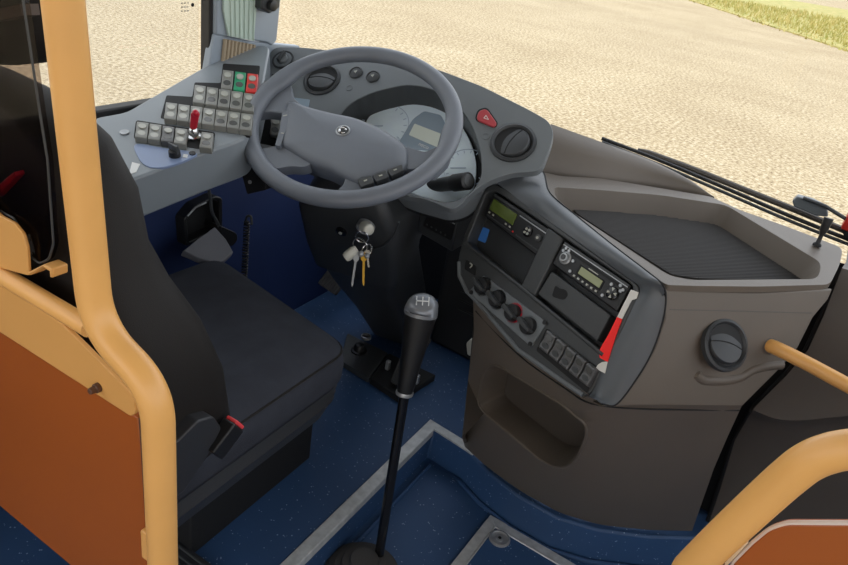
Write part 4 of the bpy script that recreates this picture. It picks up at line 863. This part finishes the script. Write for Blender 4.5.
plate([(27.5, 272.5), (43, 264.5), (52, 269), (52.5, 278), (49.5, 278), (49, 271.5), (43, 268), (28.5, 276)], YB-.008, .02, 'plate', 'bracket_foot', ba_, .002)
b = MB(); b.tube([hit((-60, 232), y=YB-.002), hit((0, 274), y=YB-.002), hit((90, 328), y=YB-.002)], .0115, 16); obj('top_rail', b, M['yellow'], ba_)
gq = fillet([(-60, -60), (9, -60), (23, 0), (39.5, 110), (47.5, 160), (53.5, 244), (49, 259), (40, 263.5), (30, 256), (25, 236), (14, 218), (0, 211), (-60, 190)], 3)
gp_ = plate(gq, YB+.004, .007, 'partition', 'glass_pane', ba_, .001)
b = MB(); b.tube([hit(p, y=YB+.004) for p in gq[3:-6]], .0014, 6); obj('glass_edge', b, M['dashdark'], gp_)
bc = hit((99, 387), y=YB-.008); b = MB(); b.lathe(bc, (0, -1, 0), [(.006, 0), (.006, .005), (.0045, .006), (.004, .012), (.003, .013)], 16); obj('bolt', b, M['edge'], ba_)
b = MB(); b.lathe(hit((96, 344), y=YB-.008), (0, -1, 0), [(.003, 0), (.003, .002), (0, .003)], 10); obj('screw', b, M['edge'], ba_)
YP = .408; po = thing('cranked_pole', 'yellow cranked grab pole at the left, bent sideways below the rail', 'pole', (-.52, YP, .2))
U1 = hit((63, 0), y=YP); U2 = hit((96.5, 322), y=YP); L1 = hit((160.5, 412), y=YP); L2 = hit((160.5, 560), y=YP)
xu = (U1.x+U2.x)/2; xl = (L1.x+L2.x)/2
zu = hit((96, 328), y=YP).z; zl = hit((160, 390), y=YP).z
b = MB(); b.tube(bezpath([(xu+(U1.x-U2.x)*.9, YP, U1.z+.14), (U1.x, YP, U1.z), (xu+(U2.x-U1.x)*.5, YP, zu), (xl, YP, zl), (xl, YP, .02)], .055, 10), .0182, 24); obj('tube', b, M['yellow'], po, angle=60)
b = MB(); b.lathe((xl, YP, 0), Z, [(.045, 0), (.045, .006), (.024, .012), (.02, .02)], 24); obj('foot_flange', b, M['yellow'], po)
b = MB(); b.box((xl-.028, YP+.008, hit((150, 553), y=YP).z), .03, .012, .05); obj('bracket', b, M['yellow'], po, bevel=.002)
# ================================================================== RIGHT BARRIER
YR = .66
rp = thing('bent_grab_pole', 'yellow bent grab pole at the lower right with small bracket', 'pole', (.06, YR, -.1))
q = [hit(p, y=YR) for p in ((690, 569), (728, 532), (770, 493), (793, 473), (808, 462), (825, 454.5), (848, 449.5), (900, 445))]
b = MB(); b.tube([V((q[0].x-.004, YR, -.08)), V((q[0].x-.004, YR, q[0].z-.1))]+catmull(q, 5)+[q[-1]+V((.5, 0, .03)), q[-1]+V((.95, 0, .03))], .0185, 24); obj('tube', b, M['yellow'], rp, angle=60)
b = MB(); b.lathe((q[0].x-.002, YR, -.1), Z, [(.045, 0), (.045, .006), (.024, .012), (.02, .02)], 24); obj('foot_flange', b, M['yellow'], rp)
rb = thing('entrance_partition', 'orange brown partition panel with pale edge beside the lower right pole', 'partition', (.2, YR, .1))
rq = fillet([(732, 566), (753, 545), (770, 531), (787, 525.5), (848, 526), (1300, 528), (1300, 900), (690, 900)], 6, skip=(6, 7))
A = [hit(p, y=YR+.006) for p in rq]; b = MB(); b.prism(A, [p+V((0, .012, 0)) for p in A]); obj('panel', b, M['orange'], rb, bevel=.002)
b = MB(); b.tube([p+V((0, .004, 0)) for p in A[:-2]], .003, 8); obj('edge_trim', b, M['whiteedge'], rb)
plate([(714, 566), (738, 540), (749, 543), (726, 568)], YR+.004, .016, 'palewood', 'bracket', rp, .002)
b = MB(); b.lathe(hit((720, 563), y=YR+.003), (0, -1, 0), [(.005, 0), (.005, .003), (.002, .004)], 12); obj('screw', b, M['edge'], rp)
# ================================================================== CAMERA, LIGHT
cam = bpy.data.cameras.new('camera'); co = bpy.data.objects.new('camera', cam); C.objects.link(co)
m3 = Matrix((CR, -CD, -_f)).transposed(); co.matrix_world = Matrix.Translation(EYE) @ m3.to_4x4()
cam.sensor_width = 36; cam.lens = FPX/848*36; cam.clip_start = .02; cam.clip_end = 500
bpy.context.scene.camera = co
w = bpy.data.worlds.new('sky'); bpy.context.scene.world = w; w.use_nodes = True; nt = w.node_tree; bg = nt.nodes['Background']
tc = nt.nodes.new('ShaderNodeTexCoord'); sp = nt.nodes.new('ShaderNodeSeparateXYZ'); rp_ = nt.nodes.new('ShaderNodeValToRGB')
nt.links.new(tc.outputs['Generated'], sp.inputs[0]); nt.links.new(sp.outputs['Z'], rp_.inputs['Fac'])
rp_.color_ramp.elements[0].color = (.98, .985, 1, 1); rp_.color_ramp.elements[1].color = (.8, .88, 1, 1); nt.links.new(rp_.outputs['Color'], bg.inputs['Color'])
bg.inputs['Strength'].default_value = 1.9
sl = bpy.data.lights.new('sun', 'SUN'); sl.energy = 1.0; sl.angle = math.radians(6); sl.color = (1, .95, .87)
so_ = bpy.data.objects.new('sun', sl); C.objects.link(so_); so_.rotation_euler = V((-.28, .55, -.95)).to_track_quat('-Z', 'Y').to_euler()
vs = bpy.context.scene.view_settings; vs.view_transform = 'Standard'; vs.look = 'None'; vs.gamma = 1; vs.exposure = 0; vs.use_curve_mapping = False
